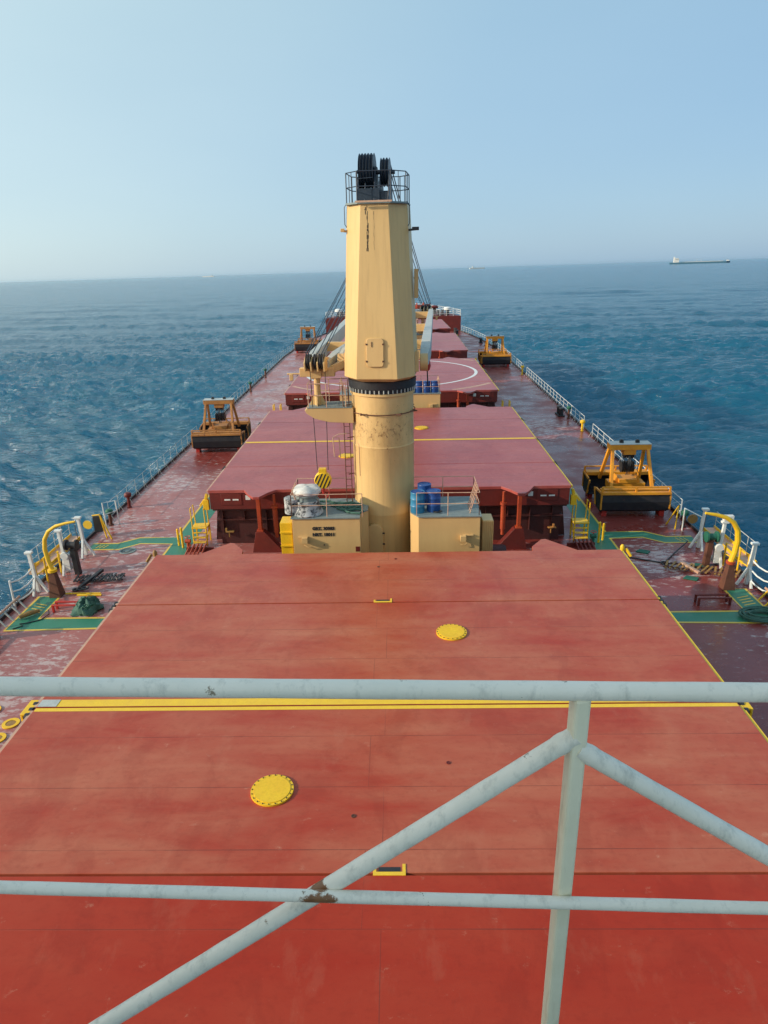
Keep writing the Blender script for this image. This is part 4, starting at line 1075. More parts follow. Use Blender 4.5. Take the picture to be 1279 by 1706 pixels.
# ---------------------------------------------------------------- corner access ladders and pipes at hatch 4
for s in (-1, 1):
    w = sd[s]
    t = thing('access_ladder', 'yellow access ladder with tall hoops at the %s corner of the second hatch' % w, 'ladder', (s * 10.0, 33.6, D))
    b = MB()
    for x in (9.55, 10.25):
        b.tube([(s * x, 33.2, D), (s * x, 33.25, D + .95)], .04, 8)
        b.tube([(s * x, 33.25, D + .95), (s * x, 33.2, D + 2.05), (s * x, 33.75, D + 2.05), (s * x, 33.85, D + .95)], .03, 8)
    b.build('hoop', 'yellow', t)
    b = MB(); b.box(min(s * 9.5, s * 10.3), max(s * 9.5, s * 10.3), 33.2, 33.9, D + .92, D + .98)
    for k in range(3): b.box(min(s * 9.58, s * 10.22), max(s * 9.58, s * 10.22), 33.15 - .1 * (2 - k), 33.25, D + .2 + .24 * k, D + .24 + .24 * k)
    b.build('step', 'yellow', t)
    b = MB()
    for x, y in ((9.55, 33.9), (10.25, 33.9)): b.bar((s * x, y, D), (s * x, y, D + .95), .07, .07)
    b.bar((s * 9.55, 33.15, D + .1), (s * 9.55, 33.9, D + .9), .05, .05); b.build('leg', 'yellow', t)
    t = thing('hatch_cleat', 'yellow securing bracket on the %s corner of the second hatch' % w, 'bracket', (s * 9.4, 33.3, -1))
    b = MB(); b.box(min(s * 9.25, s * 9.55), max(s * 9.25, s * 9.55), 33.2, 33.4, -1.15, -.6); b.bar((s * 9.4, 33.3, -.6), (s * 9.32, 33.3, -.3), .14, .14); b.bar((s * 9.55, 33.3, -.7), (s * 9.72, 33.3, -.95), .1, .1); b.build('bracket', 'yellow', t, bevel=.015)
    for k, (x, y, h) in enumerate(((10.75, 32.9, 1.1), (11.05, 33.2, .9))):
        t = thing('guard_post', '%s yellow guard post beside the %s walkway corner' % (('taller', 'shorter')[k], w), 'post', (s * x, y, D), 'yellow guard posts at the walkway corners')
        b = MB(); b.cyl((s * x, y, D), .06, h, 12); b.lathe([(.06, h), (.03, h + .04), (0, h + .05)], (s * x, y, D), 12); b.build('guard_pipe', 'yellow', t)
    t = thing('pipe_bundle', 'bundle of small red pipes running aft from the %s ladder' % w, 'pipes', (s * 9.8, 31.2, D))
    b = MB()
    for k in range(5):
        x = 9.2 + .2 * k; MB().tube([(s * (x + .25), 32.6, D + .3), (s * x, 29.5, D + .3)], .045, 8).build('pipe', 'orange_red' if s < 0 else 'red_side', t)
    for y in (30, 31.2, 32.3): MB().box(min(s * 9.0, s * 10.4), max(s * 9.0, s * 10.4), y, y + .08, D, D + .24).build('pipe_support', 'red_side', t)
    t = thing('hydrant', '%s valve hydrant at the foot of the %s access ladder' % (('red', 'green')[s > 0], w), 'hydrant', (s * 10.4, 32.8, D))
    b = MB(); b.cyl((s * 10.4, 32.7, D), .08, .5, 12); b.lathe([(.0, -.16), (.11, -.14), (.11, .14), (0, .16)], (s * 10.4, 32.7, D + .45), 12, 'x'); b.build('valve_body', 'green' if s > 0 else 'orange_red', t)
    b = MB(); b.tube([(s * 10.4 + .14 * math.cos(a), 32.7 + .14 * math.sin(a), D + .68) for a in [2 * PI * k / 14 for k in range(14)]], .018, 6, closed=True); b.tube([(s * 10.4, 32.7, D + .5), (s * 10.4, 32.7, D + .68)], .02, 6); b.build('hand_wheel', 'bright_red', t)
    # hatch stoppers: tan / yellow post at far corner of hatch 5
    t = thing('hatch_stopper', '%s stop post at the far %s corner of the nearest hatch' % (('tan', 'yellow')[s > 0], w), 'post', (s * 9.5, 25.6, D))
    b = MB(); b.bar((s * 9.55, 25.6, D), (s * 9.45, 25.6, -.3), .2, .2, .12, .12); b.lathe([(.0, -.1), (.09, -.06), (.09, .14), (.05, .22), (0, .24)], (s * 9.45, 25.6, -.3), 12); b.bar((s * 9.6, 25.6, -.25), (s * 9.8, 25.5, -.55), .1, .1); b.build('post', 'brass' if s < 0 else 'yellow', t, bevel=.01)
for s, y in ((1, 58.9), (-1, 58.9), (1, 85.1), (1, 111.4)):
    t = thing('access_ladder', 'small distant yellow ladder at the %s corner of %s' % (sd[s], {58.9: 'the landing circle hatch', 85.1: 'the second farthest hatch', 111.4: 'the farthest hatch'}[y]), 'ladder', (s * 10, y, D))
    b = MB()
    for x in (9.6, 10.2): b.tube([(s * x, y, D), (s * x, y, D + 2.1), (s * x, y + .6, D + 2.1), (s * x, y + .6, D)], .045, 6)
    for z in (.4, .8, 1.2): b.bar((s * 9.6, y, D + z), (s * 10.2, y, D + z), .05, .05)
    b.build('hoop', 'yellow', t)
    b = MB(); b.tube([(s * 10.3, y, D + 1.2), (s * 11.2, y - 1.8, D + .9)], .03, 6); b.tube([(s * 11.2, y - 1.8, D + .9), (s * 11.2, y - 1.8, D)], .03, 6); b.build('handrail', 'grey_pale', t)

# ---------------------------------------------------------------- loose gear on the near side decks
# rolled pilot ladders
def pilot_ladder(x0, y0, x1, y1, nst, label, mats, wide):
    t = thing('pilot_ladder', label, 'rope ladder', ((x0 + x1) / 2, (y0 + y1) / 2, D), 'pilot ladders laid out on deck')
    a = Vector((x0, y0, D)); c = Vector((x1, y1, D)); d = (c - a).normalized(); nn = Vector((-d.y, d.x, 0))
    random.seed(9)
    b = MB()
    for k in range(nst):
        p = a.lerp(c, (k + .5) / nst) + Vector((random.uniform(-.03, .03), random.uniform(-.04, .04), .1)); ang = random.uniform(-.5, .5) + .5
        q = nn * wide * .5; dd = d * math.sin(ang) * wide * .4
        b.bar(p - q - dd, p + q + dd + Vector((0, 0, .12)), .09, .035)
    b.build('tread', mats[0], t, smooth=False)
    b = MB()
    for sgn in (-1, 1):
        pts = []
        for k in range(nst * 4 + 1):
            p = a.lerp(c, k / (nst * 4)) + nn * sgn * wide * .36; p.z += .07 + .09 * abs(math.sin(k * PI / 4)); pts.append(p + nn * .03 * math.sin(k * 1.7))
        b.tube(pts, .035, 6)
    b.build('side_rope', mats[1], t)
    return t
pilot_ladder(-14.75, 29.05, -12.5, 29.2, 13, 'dark pilot ladder lying in a row across the left side deck', ('black', 'black'), .5)
pilot_ladder(13.0, 29.9, 16.0, 28.7, 14, 'muddled brown pilot ladder lying across the worn right side deck', ('brass', 'rust'), .62)
t = tag(MB().bar((-14.15, 28.2, D + .1), (-13.75, 29.85, D + .2), .16, .14).build('beam', 'black', bevel=.01, loc=(-13.95, 29, D)), 'black wooden beam lying across the dark pilot ladder', 'beam')
t = tag(MB().bar((13.8, 29.9, D + .2), (14.25, 28.9, D + .14), .16, .1).build('plank', 'pale_line', bevel=.01, loc=(14, 29.4, D)), 'short brown plank lying on the brown pilot ladder', 'plank')
for nm, x, y, l in (('floor_hatch', 13.75, 28.55, 'green diamond-shaped mat just aft of the brown pilot ladder'), ('floor_hatch', 12.6, 31.6, 'green mat near the starboard walkway on the worn deck'), ('floor_hatch', 14.7, 29.9, 'green mat tucked behind the brown pilot ladder')):
    b = MB(); b.prism([(x - .38, y), (x - .1, y + .28), (x + .38, y + .05), (x + .15, y - .27)], D + .01, D + .06)
    o = tag(b.build('deck_mat', 'green', bevel=.01, loc=(x, y, D)), l, 'mat', 'green mats on the right side deck')
b = MB(); pts = [(9.9, 31.6, D + .05), (11.4, 31.1, D + .04), (12.8, 30.4, D + .03), (13.15, 30.25, D + .03), (14.0, 31.3, D + .04), (15.0, 32.2, D + .3)]
b.tube(pts, .035, 6); b.tube([(13.15 + .17 * math.cos(a), 30.2 + .17 * math.sin(a), D + .05) for a in [2 * PI * k / 16 for k in range(16)]], .03, 6, closed=True); b.tube([(13.3, 30.2, D + .03), (14.6, 29.9, D + .03), (15.6, 30, D + .05)], .02, 6)
tag(b.build('lashing_wire', 'black', loc=(12, 31, D)), 'dark wire and ring stretched across the worn right deck', 'wire')
# red benches
for s in (-1, 1):
    t = thing('low_bench', '%s low steel rack on the %s deck inside the walkway corner' % (('bright red', 'left') if s < 0 else ('dark red', 'right')), 'rack', (s * 13.7, 26.2, D), 'low red racks')
    mt = 'bright_red' if s < 0 else 'red_side'
    x0, x1 = sorted((s * 13.0, s * 14.4)); b = MB()
    b.box(x0, x1, 26.32, 26.42, D + .3, D + .36); b.box(x0, x1, 26.0, 26.08, D + .3, D + .36); b.build('rack_bar', mt, t, bevel=.01)
    for x in (x0 + .05, x1 - .05):
        for y in (26.04, 26.37): MB().bar((x, y, D), (x, y, D + .3), .08, .08).build('leg', mt, t)
# crumpled green tarpaulin
random.seed(21)
b = MB(); rings = []
nn_ = 40
for k, (rr, h) in enumerate(((.62, 0), (.66, .1), (.56, .26), (.4, .4), (.2, .46), (.02, .48))):
    ring = []
    for j in range(nn_):
        q = 2 * PI * j / nn_; w_ = 1 + .13 * math.sin(5 * q + k) + .09 * math.sin(11 * q + 2 * k) + random.uniform(-.05, .05)
        ring.append((-12.95 + .92 * rr * w_ * math.cos(q), 26.2 + rr * w_ * .95 * math.sin(q), D + .01 + h * (1 + .28 * math.sin(4 * q + 1.3 * k) + random.uniform(-.08, .08))))
    rings.append(ring)
b.loft(rings)
t = thing('tarpaulin', 'crumpled dark green netting heap on the left deck beside the red rack', 'tarpaulin', (-12.95, 26.2, D))
b.build('cloth', 'net_green', t)
b = MB()
for k in range(11):
    a0 = random.uniform(0, 6); rr = random.uniform(.3, .56)
    pts = [(-12.95 + rr * math.cos(a0 + q * .35) * .95, 26.2 + rr * math.sin(a0 + q * .35), D + .08 + .56 * max(0, .66 - rr * abs(math.cos(q * .5))) ) for q in range(8)]
    b.tube(pts, .022, 5)
b.build('cord', 'green', t)
tag(MB().box(-15.0 + 1.0, -12.6 - .3, 27.5, 27.6, D + .02, D + .07).box(-14.6, -13.0, 27.68, 27.74, D + .02, D + .07).build('painted_bar', 'yellow', loc=(-13.7, 27.6, D)), 'pair of yellow steel bars lying on the left deck by the davit foot', 'steel bars')
b = MB()
for k in range(3):
    b.tube([(-14.3 + .22 * k + .14 * math.cos(a), 28.1 + .12 * math.sin(a), D + .04 + .04 * k) for a in [2 * PI * q / 14 for q in range(14)]], .04, 6, closed=True)
tag(b.build('shackle_pile', 'black', loc=(-14.1, 28.1, D)), 'small dark pile of shackles beside the left davit post', 'shackles')
# mooring rope right + hose left
def coil(x, y, r0, turns, rad, name, mat, label, cat, seed):
    random.seed(seed); b = MB()
    pts = []
    for k in range(int(turns * 18)):
        a = 2 * PI * k / 18; r = r0 * (.75 + .25 * math.sin(a * .31 + seed)); pts.append((x + r * math.cos(a) * 1.25 + .04 * random.random(), y + r * .8 * math.sin(a), D + rad + .03 + .02 * (k // 18) + .05 * abs(math.sin(a * .7))))
    b.tube(pts, rad, 6); return tag(b.build(name, mat, loc=(x, y, D)), label, cat)
coil(15.1, 24.95, .75, 6, .045, 'mooring_rope', 'net_green', 'loose green mooring rope coiled over the right walkway corner', 'rope', 2)
b = MB(); b.tube([(-15.4, 24.6, D + .03), (-15.1, 24.85, D + .03), (-15.3, 25.0, D + .04), (-15.0, 25.1, D + .03), (-14.6, 25.35, D + .03), (-14.45, 25.8, D + .04), (-14.6, 26.1, D + .1)], .022, 6)
tag(b.build('hose', 'black', loc=(-15, 25, D)), 'thin black hose curling over the left walkway corner', 'hose')
b = MB(); b.tube([(-15.5, 25.4, D + .12), (-15.2, 25.7, D + .16), (-14.95, 26.0, D + .12)], [.08, .12, .07], 8); tag(b.build('rope_bundle', 'brass', loc=(-15.2, 25.7, D)), 'tan rope bundle lying at the left deck edge', 'rope')
b = MB(); b.tube([(-11.55 + .0 * a, 0, 0) for a in (0, 1)], .01, 4)
b = MB(); b.lathe([(.42, .004), (.42, .03), (.34, .03), (.34, .004)], (-13.55, 32.55, D), 32); b.lathe([(.12, .004), (.12, .03), (0, .03)], (-13.55, 32.55, D), 16)
tag(b.build('tank_manhole', 'grey_top', loc=(-13.55, 32.55, D)), 'round grey deck lid behind the left walkway', 'deck lid')
t = thing('bitts', 'black squat bollard at the left picture edge on the near deck', 'bollard', (-15.5, 23.9, D))
b = MB(); b.lathe([(.2, 0), (.2, .75), (.26, .8), (.26, .9), (0, .92)], (-15.75, 23.9, D), 18); b.build('bollard_post', 'black', t)

# ---------------------------------------------------------------- forecastle
t = thing('forecastle', 'raised dark red bow deck with bulkhead at the far end of the ship', 'ship bow', (0, 137, D))
b = MB(); Y_ = [137, 140, 143, 146, 149, 152, 155, 158, 160.5, 162]
vs = []; fs = []; zf = -.25
for y in Y_:
    w = hb(y) - .02; vs += [(-w, y, zf), (w, y, zf), (-w, y, D - .3), (w, y, D - .3)]
for i in range(len(Y_) - 1):
    o = 4 * i; fs += [(o, o + 1, o + 5, o + 4), (o, o + 4, o + 6, o + 2), (o + 1, o + 3, o + 7, o + 5)]
fs.append((0, 2, 3, 1)); b.add(vs, fs); b.build('bow_block', 'red_side', t, smooth=False)
b = MB()
for x in (-9, -3, 3, 9): b.box(x - .4, x + .4, 136.93, 136.99, D + .15, D + 2.0)
b.build('bulkhead_door', 'red_dark', t, bevel=.02)
b = MB()
for h in (.4, .75, 1.1):
    b.tube([(-hb(137) + .1, 137.1, zf + h), (hb(137) - .1, 137.1, zf + h)], .035, 6)
    for s in (-1, 1): b.tube([(s * (hb(y) - .1), y, zf + h) for y in Y_[:-2]], .035, 6)
x = -12.8
while x < 12.9: b.tube([(x, 137.1, zf), (x, 137.1, zf + 1.1)], .035, 6); x += 1.28
for s in (-1, 1):
    for y in Y_[:-2]: b.tube([(s * (hb(y) - .1), y, zf), (s * (hb(y) - .1), y, zf + 1.1)], .035, 6)
b.build('bow_railing', 'white', t)
for s in (-1, 1):
    b = MB(); cx_ = s * 5.2
    b.box(cx_ - 2.6, cx_ + 2.6, 141.2, 143.2, zf, zf + .5)
    b.lathe([(.5, -2.4), (1.0, -2.38), (1.0, -2.2), (.62, -2.18), (.62, -.6), (1.0, -.58), (1.0, -.4), (.6, -.3), (.6, .6), (1.05, .7), (1.05, .9), (.5, 1.0), (.5, 1.8), (.75, 1.9), (.75, 2.1), (.4, 2.2)], (cx_, 142.2, zf + 1.2), 20, 'x')
    tt = thing('windlass', 'red anchor windlass on the %s of the far bow deck' % ('left' if s < 0 else 'right'), 'windlass', (cx_, 142.2, zf), 'windlasses on the bow')
    b.build('windlass_drum', 'orange_red', tt)
    g_ = MB(); g_.box(cx_ + 1.5 * s - .4, cx_ + 1.5 * s + .4, 141.6, 142.8, zf + .5, zf + 1.9); g_.build('gear_case', 'red_dark', tt, bevel=.04)
    for xx, yy in ((s * 10.6, 139.5), (s * 8.3, 144)):
        v_ = thing('cowl_vent', '%s white-topped vent on the %s of the bow' % ('outer' if abs(xx) > 9 else 'inner', sd[s]), 'vent', (xx, yy, zf), 'vents on the bow')
        q = MB(); q.lathe([(.35, 0), (.35, 1.0)], (xx, yy, zf), 16); q.build('vent_pipe', 'black', v_)
        q = MB(); q.lathe([(.45, .95), (.75, 1.0), (.75, 1.35), (.5, 1.5), (0, 1.55)], (xx, yy, zf), 16); q.build('vent_head', 'white' if abs(xx) > 9 else 'red_side', v_)
random.seed(31)
for k in range(6):
    x, y = -9 + 3.6 * k + random.uniform(-.5, .5), 139.2 + random.uniform(-.6, .8)
    o = thing('deck_bollard', '%s dark bollard pair from the left behind the bow rail' % ('first', 'second', 'third', 'fourth', 'fifth', 'sixth')[k], 'bollard', (x, y, zf), 'dark bollards along the bow rail')
    b = MB(); b.box(x - .7, x + .7, y - .3, y + .3, zf, zf + .12); b.build('base_plate', 'red_dark', o)
    for q in (-.4, .4): MB().lathe([(.25, .12), (.25, .8), (.32, .85), (.32, 1.0), (0, 1.02)], (x + q, y, zf), 12).build('bollard_post', 'black' if k % 2 else 'red_dark', o)
t = thing('foremast', 'short dark mast post at the tip of the bow', 'mast', (0, 152, zf))
b = MB(); b.tube([(0, 152, zf), (0, 152, zf + 6)], [.25, .12], 10); b.build('mast_pole', 'cream_plain', t)
b = MB(); b.bar((-1.2, 152, zf + 4.5), (1.2, 152, zf + 4.5), .1, .1); b.build('yard', 'cream_plain', t)
for s in (-1, 1):
    for y in (129.5, 133):
        o = thing('bow_bollard', '%s dark bollard on the %s deck before the bow bulkhead' % ('nearer' if y < 130 else 'farther', sd[s]), 'bollard', (s * 11.6, y, D), 'bollards before the bow')
        b = MB()
        for k in (-.5, .5): b.lathe([(.25, 0), (.25, .8), (.32, .85), (.32, .95), (0, .97)], (s * 11.6, y + k, D), 14)
        b.build('bollard_post', 'black', o)

# ---------------------------------------------------------------- foreground guard railing and the unseen bridge house shaped to shade it
CZ = 11.005; CXm = .47
RY = 1.30
t = thing('guard_railing', 'weathered white pipe railing across the foreground with two diagonal braces', 'railing', (0, RY, CZ - 2.2))
b = MB()
def lumpy(p, q, r, n=46, seed=0, rr=16, amp=.028):
    random.seed(seed); p = Vector(p); q = Vector(q); pts = []; rs = []
    for k in range(n + 1):
        f = k / n; pts.append(p.lerp(q, f)); rs.append(r * (1 + amp * math.sin(k * 1.3 + seed) * random.random()))
    m = MB(); m.tube(pts, rs, rr); return m
RAILS = True
TOPZ0, TOPZ1 = 10.165, 10.030      # heights at x = -3 and x = 4
zt_ = lambda x: TOPZ0 + (TOPZ1 - TOPZ0) * (x + 3) / 7
zm_ = lambda x: 9.522 - .0400 * (x - .1)
lumpy((-3, RY, TOPZ0), (4, RY, TOPZ1), .0218, 90, 1).build('top_rail', 'rail_white', t)
lumpy((-3, RY - .03, zm_(-3)), (4, RY - .03, zm_(4)), .0152, 90, 2, 14).build('mid_rail', 'rail_white', t)
for xp in (.87, -1.05, 2.75):
    b = MB(); b.cbox((xp, RY, (8.74 + zt_(xp) - .012) / 2), (.040, .036, zt_(xp) - .012 - 8.74), R(16)); b.build('post', 'post_cream', t, bevel=.008, smooth=False)
lumpy((.868, RY, 9.972), (-.50, RY, 8.90), .0222, 50, 4).build('brace', 'rail_white', t)
lumpy((.872, RY, 9.937), (2.72, RY, 8.60 + .1), .0222, 50, 5).build('brace', 'rail_white', t)
# welded collars at the pipe junctions
for px_, pz_, dx_, dz_ in ((.85, 9.958, -1.35, -1.058), (.89, 9.925, 1.83, -1.225)):
    dd_ = Vector((dx_, 0, dz_)).normalized(); p0_ = Vector((px_, RY, pz_))
    w_ = MB(); w_.tube([p0_ + dd_ * k for k in (.0, .012, .022, .034)], [.0222, .0240, .0238, .0222], 16); w_.build('weld_bead', 'rail_white', t)
t = thing('bridge_house', 'unseen pale bridge house, its tall left block shaped to shade the foreground railing', 'wheelhouse', (0, -.4, 8.8))
b = MB(); b.box(-15, -5.5, -7, -1.2, 8.745, 15.5); b.box(-5.49, 14, -7, -3.2, 8.745, 9.8); b.build('shade_wall', 'wheelhouse', t, smooth=False)  # unseen: tall port block shades the railing, low part lets skylight reach it
b = MB(); b.box(-14, 14, -1.19, 1.2, 8.66, 8.74); b.build('walk_deck', 'grey_top', t, smooth=False)
b = MB(); b.box(-11, 11, -6, -.2, D + .01, 8.655); b.build('lower_wall', 'wheelhouse', t, smooth=False)
b = MB()
for k in range(4): b.box(-14.6 + k * 2.3, -12.8 + k * 2.3, -1.2, -1.185, 10.9, 12.1)
b.build('window_band', 'blue_black', t, smooth=False)

# ---------------------------------------------------------------- put the ship into the world: level sea at z = 0
nS = Vector((-0.01027427, 0.01966891, 0.99975376)).normalized()
Q = nS.rotation_difference(Vector((0, 0, 1))).to_matrix().to_4x4()
SEAZ = D - FREEBOARD
WT = Matrix.Translation((0, 0, -SEAZ)) @ Q
bpy.context.view_layer.update()
for o in ROOTS:
    m = WT @ o.matrix_basis
    o.matrix_basis = m
bpy.context.view_layer.update()

# ---------------------------------------------------------------- sea: FFT wave field sampled on a polar sheet
def wave_tile(L, N_, wind, amp, seed, lmin, lmax):
    rng = np.random.default_rng(seed)
    k1 = 2 * np.pi * np.fft.fftfreq(N_, L / N_); kx, ky = np.meshgrid(k1, k1, indexing='ij')
    k = np.sqrt(kx ** 2 + ky ** 2); k[0, 0] = 1
    cosf = (kx * wind[0] + ky * wind[1]) / k
    P = k ** -3.4 * (np.abs(cosf) ** 6 + .015) * np.exp(-(2 * np.pi / lmax / k) ** 4) * np.exp(-(k * lmin / 2 / np.pi) ** 2)
    P[0, 0] = 0
    H = np.sqrt(P) * (rng.normal(size=k.shape) + 1j * rng.normal(size=k.shape))
    h = np.real(np.fft.ifft2(H)); h /= h.std()
    return h * amp
def samp(h, L, x, y):
    n = h.shape[0]; u = (x / L) % 1 * n; v = (y / L) % 1 * n
    i = np.floor(u).astype(int); j = np.floor(v).astype(int); fu = u - i; fv = v - j
    i %= n; j %= n; i2 = (i + 1) % n; j2 = (j + 1) % n
    return (h[i, j] * (1 - fu) * (1 - fv) + h[i2, j] * fu * (1 - fv) + h[i, j2] * (1 - fu) * fv + h[i2, j2] * fu * fv)
wd = np.array([-.20, -.98])
t1 = wave_tile(97., 512, wd, .27, 1, .9, 6.5)
t2 = wave_tile(231., 512, np.array([-.45, -.89]), .15, 2, 2.2, 20)
t3 = wave_tile(1370., 512, np.array([-.3, -.95]), .30, 5, 14, 60)
nr, na = 1500, 640
q = np.linspace(0, 1, nr)
r0, r1 = 14., 42000.
pw = .75
r = (r0 ** -pw + (r1 ** -pw - r0 ** -pw) * q) ** (-1 / pw)
ang = np.concatenate([np.linspace(-180, -52, 60, endpoint=False), np.linspace(-52, 52, na), np.linspace(52, 180, 60)[1:]])
ang = np.radians(ang)
Rr, A = np.meshgrid(r, ang, indexing='ij')
X_ = Rr * np.sin(A); Y_ = Rr * np.cos(A)
dr = np.gradient(r); sp_ = np.maximum(dr[:, None] * np.ones_like(A), Rr * (R(104) / na) * np.where(np.abs(A) > R(53), 17, 1))
f1 = np.clip(1.6 / sp_ - .1, 0, 1); f2 = np.clip(4.0 / sp_ - .1, 0, 1)
hgt = samp(t1, 97., X_, Y_) * f1 + samp(t2, 231., X_ + 13, Y_ + 31) * f2 + samp(t3, 1370., X_ * .6, Y_) * np.clip(12 / sp_ - .3, 0, 1) * np.clip(Rr / 150 - .2, .15, 1)
gust = samp(t2, 231., X_ * .13 + 7, Y_ * .2) / .12
hgt *= 1 + .25 * np.clip(gust, -1.5, 1.5)
nA = len(ang)
co = np.stack([X_, Y_, hgt], -1).reshape(-1, 3).astype(np.float32)
idx = np.arange(nr * nA).reshape(nr, nA)
faces = np.stack([idx[:-1, :-1], idx[:-1, 1:], idx[1:, 1:], idx[1:, :-1]], -1).reshape(-1, 4)
me = bpy.data.meshes.new('sea')
me.vertices.add(len(co)); me.vertices.foreach_set('co', co.ravel())
me.loops.add(faces.size); me.loops.foreach_set('vertex_index', faces.ravel()[:].astype(np.int32))
me.polygons.add(len(faces)); me.polygons.foreach_set('loop_start', np.arange(0, faces.size, 4, dtype=np.int32)); me.polygons.foreach_set('loop_total', np.full(len(faces), 4, dtype=np.int32))
me.update(); me.validate(); me.shade_smooth()
me.materials.append(M['sea_water'])
sea = bpy.data.objects.new('sea', me); COL.objects.link(sea); struct(sea, 'rippled teal blue sea reaching the horizon')
if me.polygons[0].normal.z < 0: me.flip_normals()

# ---------------------------------------------------------------- distant ships (world frame)
cam_w = WT @ Vector((.47033252, 0, 11.00475404))
Rv = WT.to_3x3() @ Vector((0.99969771, 0.01445798, -0.01988631)); Uv = WT.to_3x3() @ Vector((0.01357529, 0.34977408, 0.93673572)); Fv = WT.to_3x3() @ Vector((-0.02049902, 0.93672251, -0.34947207))
def far_ship(x, y, length, label, hullmat, heading, deckh, house_at):
    t = thing('cargo_ship', label, 'ship', (0, 0, 0), 'ships on the horizon')
    L = length; w = L * .16; b = MB(); ROOTS.remove(t)
    P = [(-L / 2, -w / 2), (L * .42, -w / 2), (L / 2, 0), (L * .42, w / 2), (-L / 2, w / 2)]
    b.prism(P, -1, deckh); b.build('hull', hullmat, t, smooth=False)
    b = MB(); hx = house_at * L
    b.box(hx - L * .035, hx + L * .045, -w * .42, w * .42, deckh, deckh + L * .06); b.box(hx - L * .025, hx + L * .035, -w * .5, w * .5, deckh + L * .06, deckh + L * .072)
    b.box(hx - L * .04, hx - L * .02, -w * .12, w * .12, deckh + L * .06, deckh + L * .095)
    b.build('deck_house', 'canvas', t, smooth=False)
    b = MB(); b.box(-L * .3, L * .38, -w * .06, w * .06, deckh, deckh + L * .007)
    for k in (-.05, .02): b.bar((k * L, 0, deckh), (k * L, 0, deckh + L * .05), L * .005, L * .005)
    b.box(L * .44, L * .48, -w * .1, w * .1, deckh, deckh + L * .02); b.build('deck_gear', 'canvas', t, smooth=False)
    t.location = (x, y, 0); t.rotation_euler = (0, 0, heading); return t
def place(px, dist):
    d = Fv + Rv * (px - 639.5) / 1150 - Uv * (440 - 853) / 1150; d.z = 0; d.normalize(); p = cam_w + d * dist; return p.x, p.y
x, y = place(1165, 5200); far_ship(x, y, 365, 'long low tanker with white house on the horizon at the right', 'haze_hull', R(-14), 11, -.40)
x, y = place(795, 9000); far_ship(x, y, 190, 'tiny pale ship on the horizon just right of the crane', 'canvas', R(10), 14, -.3)
x, y = place(345, 12000); far_ship(x, y, 200, 'faint ship on the hazy horizon at the left', 'canvas', R(170), 12, -.3)

# ---------------------------------------------------------------- haze
HAZE = 0.000010
if HAZE:
    hz = MB(); hz.box(-43000, 43000, -43000, 43000, -4.0, 60.0)
    m = bpy.data.materials.new('haze_air'); m.use_nodes = True; nt = m.node_tree; nt.nodes.clear()
    o_ = nt.nodes.new('ShaderNodeOutputMaterial'); v_ = nt.nodes.new('ShaderNodeVolumePrincipled')
    v_.inputs['Color'].default_value = (.55, .80, .95, 1); v_.inputs['Density'].default_value = HAZE; v_.inputs['Anisotropy'].default_value = .35
    nt.links.new(v_.outputs[0], o_.inputs['Volume'])
    ROOTS_ = len(ROOTS); ho = hz.build('haze', m, smooth=False); ho['kind'] = 'stuff'; ho['label'] = 'thin sea haze'

# ---------------------------------------------------------------- camera
cam = bpy.data.cameras.new('camera'); co_ = bpy.data.objects.new('camera', cam); COL.objects.link(co_)
cam.sensor_fit = 'VERTICAL'; cam.sensor_height = 36.0; cam.lens = 36.0 * 1150 / 1706
cam.clip_start = .05; cam.clip_end = 120000
mw = Matrix.Identity(4)
for i in range(3):
    mw[i][0] = Rv[i]; mw[i][1] = Uv[i]; mw[i][2] = -Fv[i]; mw[i][3] = cam_w[i]
co_.matrix_world = mw; sc.camera = co_

# ---------------------------------------------------------------- light
EL = 21.5; AZ_LEFT_OF_AFT = 75
sv = Vector((-math.sin(R(AZ_LEFT_OF_AFT)) * math.cos(R(EL)), -math.cos(R(AZ_LEFT_OF_AFT)) * math.cos(R(EL)), math.sin(R(EL))))
sun = bpy.data.lights.new('sun', 'SUN'); sun.energy = 4.0; sun.angle = R(.6); sun.color = (1, .86, .68)
so = bpy.data.objects.new('sun', sun); COL.objects.link(so); so.rotation_euler = sv.to_track_quat('Z', 'Y').to_euler()
w = bpy.data.worlds.new('World'); sc.world = w; w.use_nodes = True
nt = w.node_tree; bg = nt.nodes['Background']; sky = nt.nodes.new('ShaderNodeTexSky'); sky.sky_type = 'NISHITA'
sky.sun_disc = False; sky.sun_elevation = R(EL); sky.sun_rotation = math.atan2(sv.x, sv.y) % (2 * PI)
sky.altitude = 0; sky.air_density = 1.0; sky.dust_density = 1.0; sky.ozone_density = 2.5
nt.links.new(sky.outputs[0], bg.inputs[0]); bg.inputs[1].default_value = .035
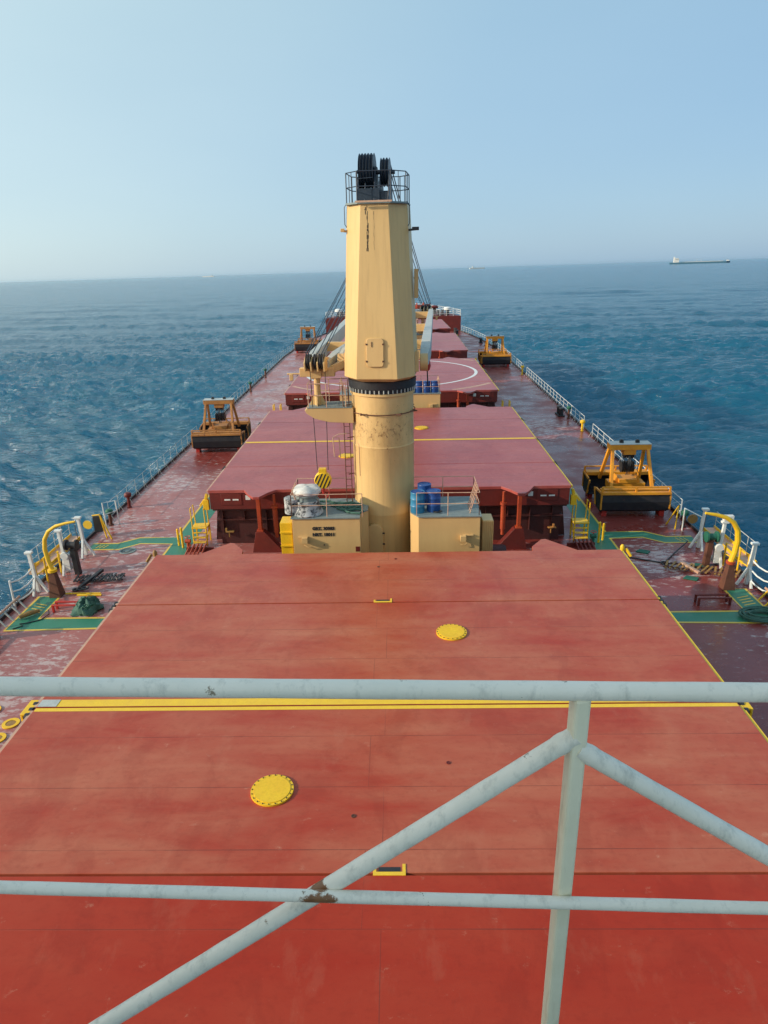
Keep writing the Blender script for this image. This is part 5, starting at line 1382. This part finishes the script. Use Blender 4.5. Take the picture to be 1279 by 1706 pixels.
# milky sea haze in the sky: bright towards the sun, bluer away from it and higher up
tc = nt.nodes.new('ShaderNodeTexCoord'); sp = nt.nodes.new('ShaderNodeSeparateXYZ'); nt.links.new(tc.outputs['Generated'], sp.inputs[0])
dt = nt.nodes.new('ShaderNodeVectorMath'); dt.operation = 'DOT_PRODUCT'; nt.links.new(tc.outputs['Generated'], dt.inputs[0]); dt.inputs[1].default_value = (sv.x, sv.y, sv.z)
mr = nt.nodes.new('ShaderNodeMapRange'); mr.inputs[1].default_value = -1; mr.inputs[2].default_value = 1; nt.links.new(dt.outputs['Value'], mr.inputs[0])
def wramp(fac, stops):
    n = nt.nodes.new('ShaderNodeValToRGB'); e = n.color_ramp.elements
    while len(e) < len(stops): e.new(.5)
    for k, (p, c) in enumerate(stops): e[k].position = p; e[k].color = (*c, 1)
    nt.links.new(fac, n.inputs[0]); return n.outputs[0]
low = wramp(mr.outputs[0], [(0, (.24, .40, .60)), (.17, (.27, .44, .63)), (.38, (.37, .55, .71)), (.62, (.57, .73, .80)), (.85, (.85, .88, .86)), (1, (1, 1, .92))])
zr = wramp(sp.outputs['Z'], [(0, (1, 1, 1)), (.12, (.98, .99, .98)), (.32, (.96, 1.0, .97)), (.6, (.80, .90, .95)), (1, (.62, .75, .88))])
sn = nt.nodes.new('ShaderNodeTexNoise'); sn.inputs['Scale'].default_value = 2.2; sn.inputs['Detail'].default_value = 4
smp = nt.nodes.new('ShaderNodeMapping'); smp.inputs['Scale'].default_value = (1, 1, 3.5); nt.links.new(tc.outputs['Generated'], smp.inputs[0]); nt.links.new(smp.outputs[0], sn.inputs['Vector'])
cl = wramp(sn.outputs['Fac'], [(.3, (.965, .975, .985)), (.7, (1.03, 1.02, 1.01))])
m0 = nt.nodes.new('ShaderNodeMix'); m0.data_type = 'RGBA'; m0.blend_type = 'MULTIPLY'; m0.inputs[0].default_value = 1
nt.links.new(low, m0.inputs[6]); nt.links.new(cl, m0.inputs[7]); low = m0.outputs[2]
ml = nt.nodes.new('ShaderNodeMix'); ml.data_type = 'RGBA'; ml.blend_type = 'MULTIPLY'; ml.inputs[0].default_value = 1
nt.links.new(low, ml.inputs[6]); nt.links.new(zr, ml.inputs[7])
b2 = nt.nodes.new('ShaderNodeBackground'); b2.inputs[1].default_value = .82; nt.links.new(ml.outputs[2], b2.inputs[0])
ad = nt.nodes.new('ShaderNodeAddShader'); nt.links.new(bg.outputs[0], ad.inputs[0]); nt.links.new(b2.outputs[0], ad.inputs[1])
nt.links.new(ad.outputs[0], nt.nodes['World Output'].inputs[0])
vs_ = sc.view_settings; vs_.view_transform = 'Standard'; vs_.look = 'None'; vs_.gamma = 1; vs_.exposure = .1
sc.cycles.max_bounces = 6; sc.cycles.volume_bounces = 0
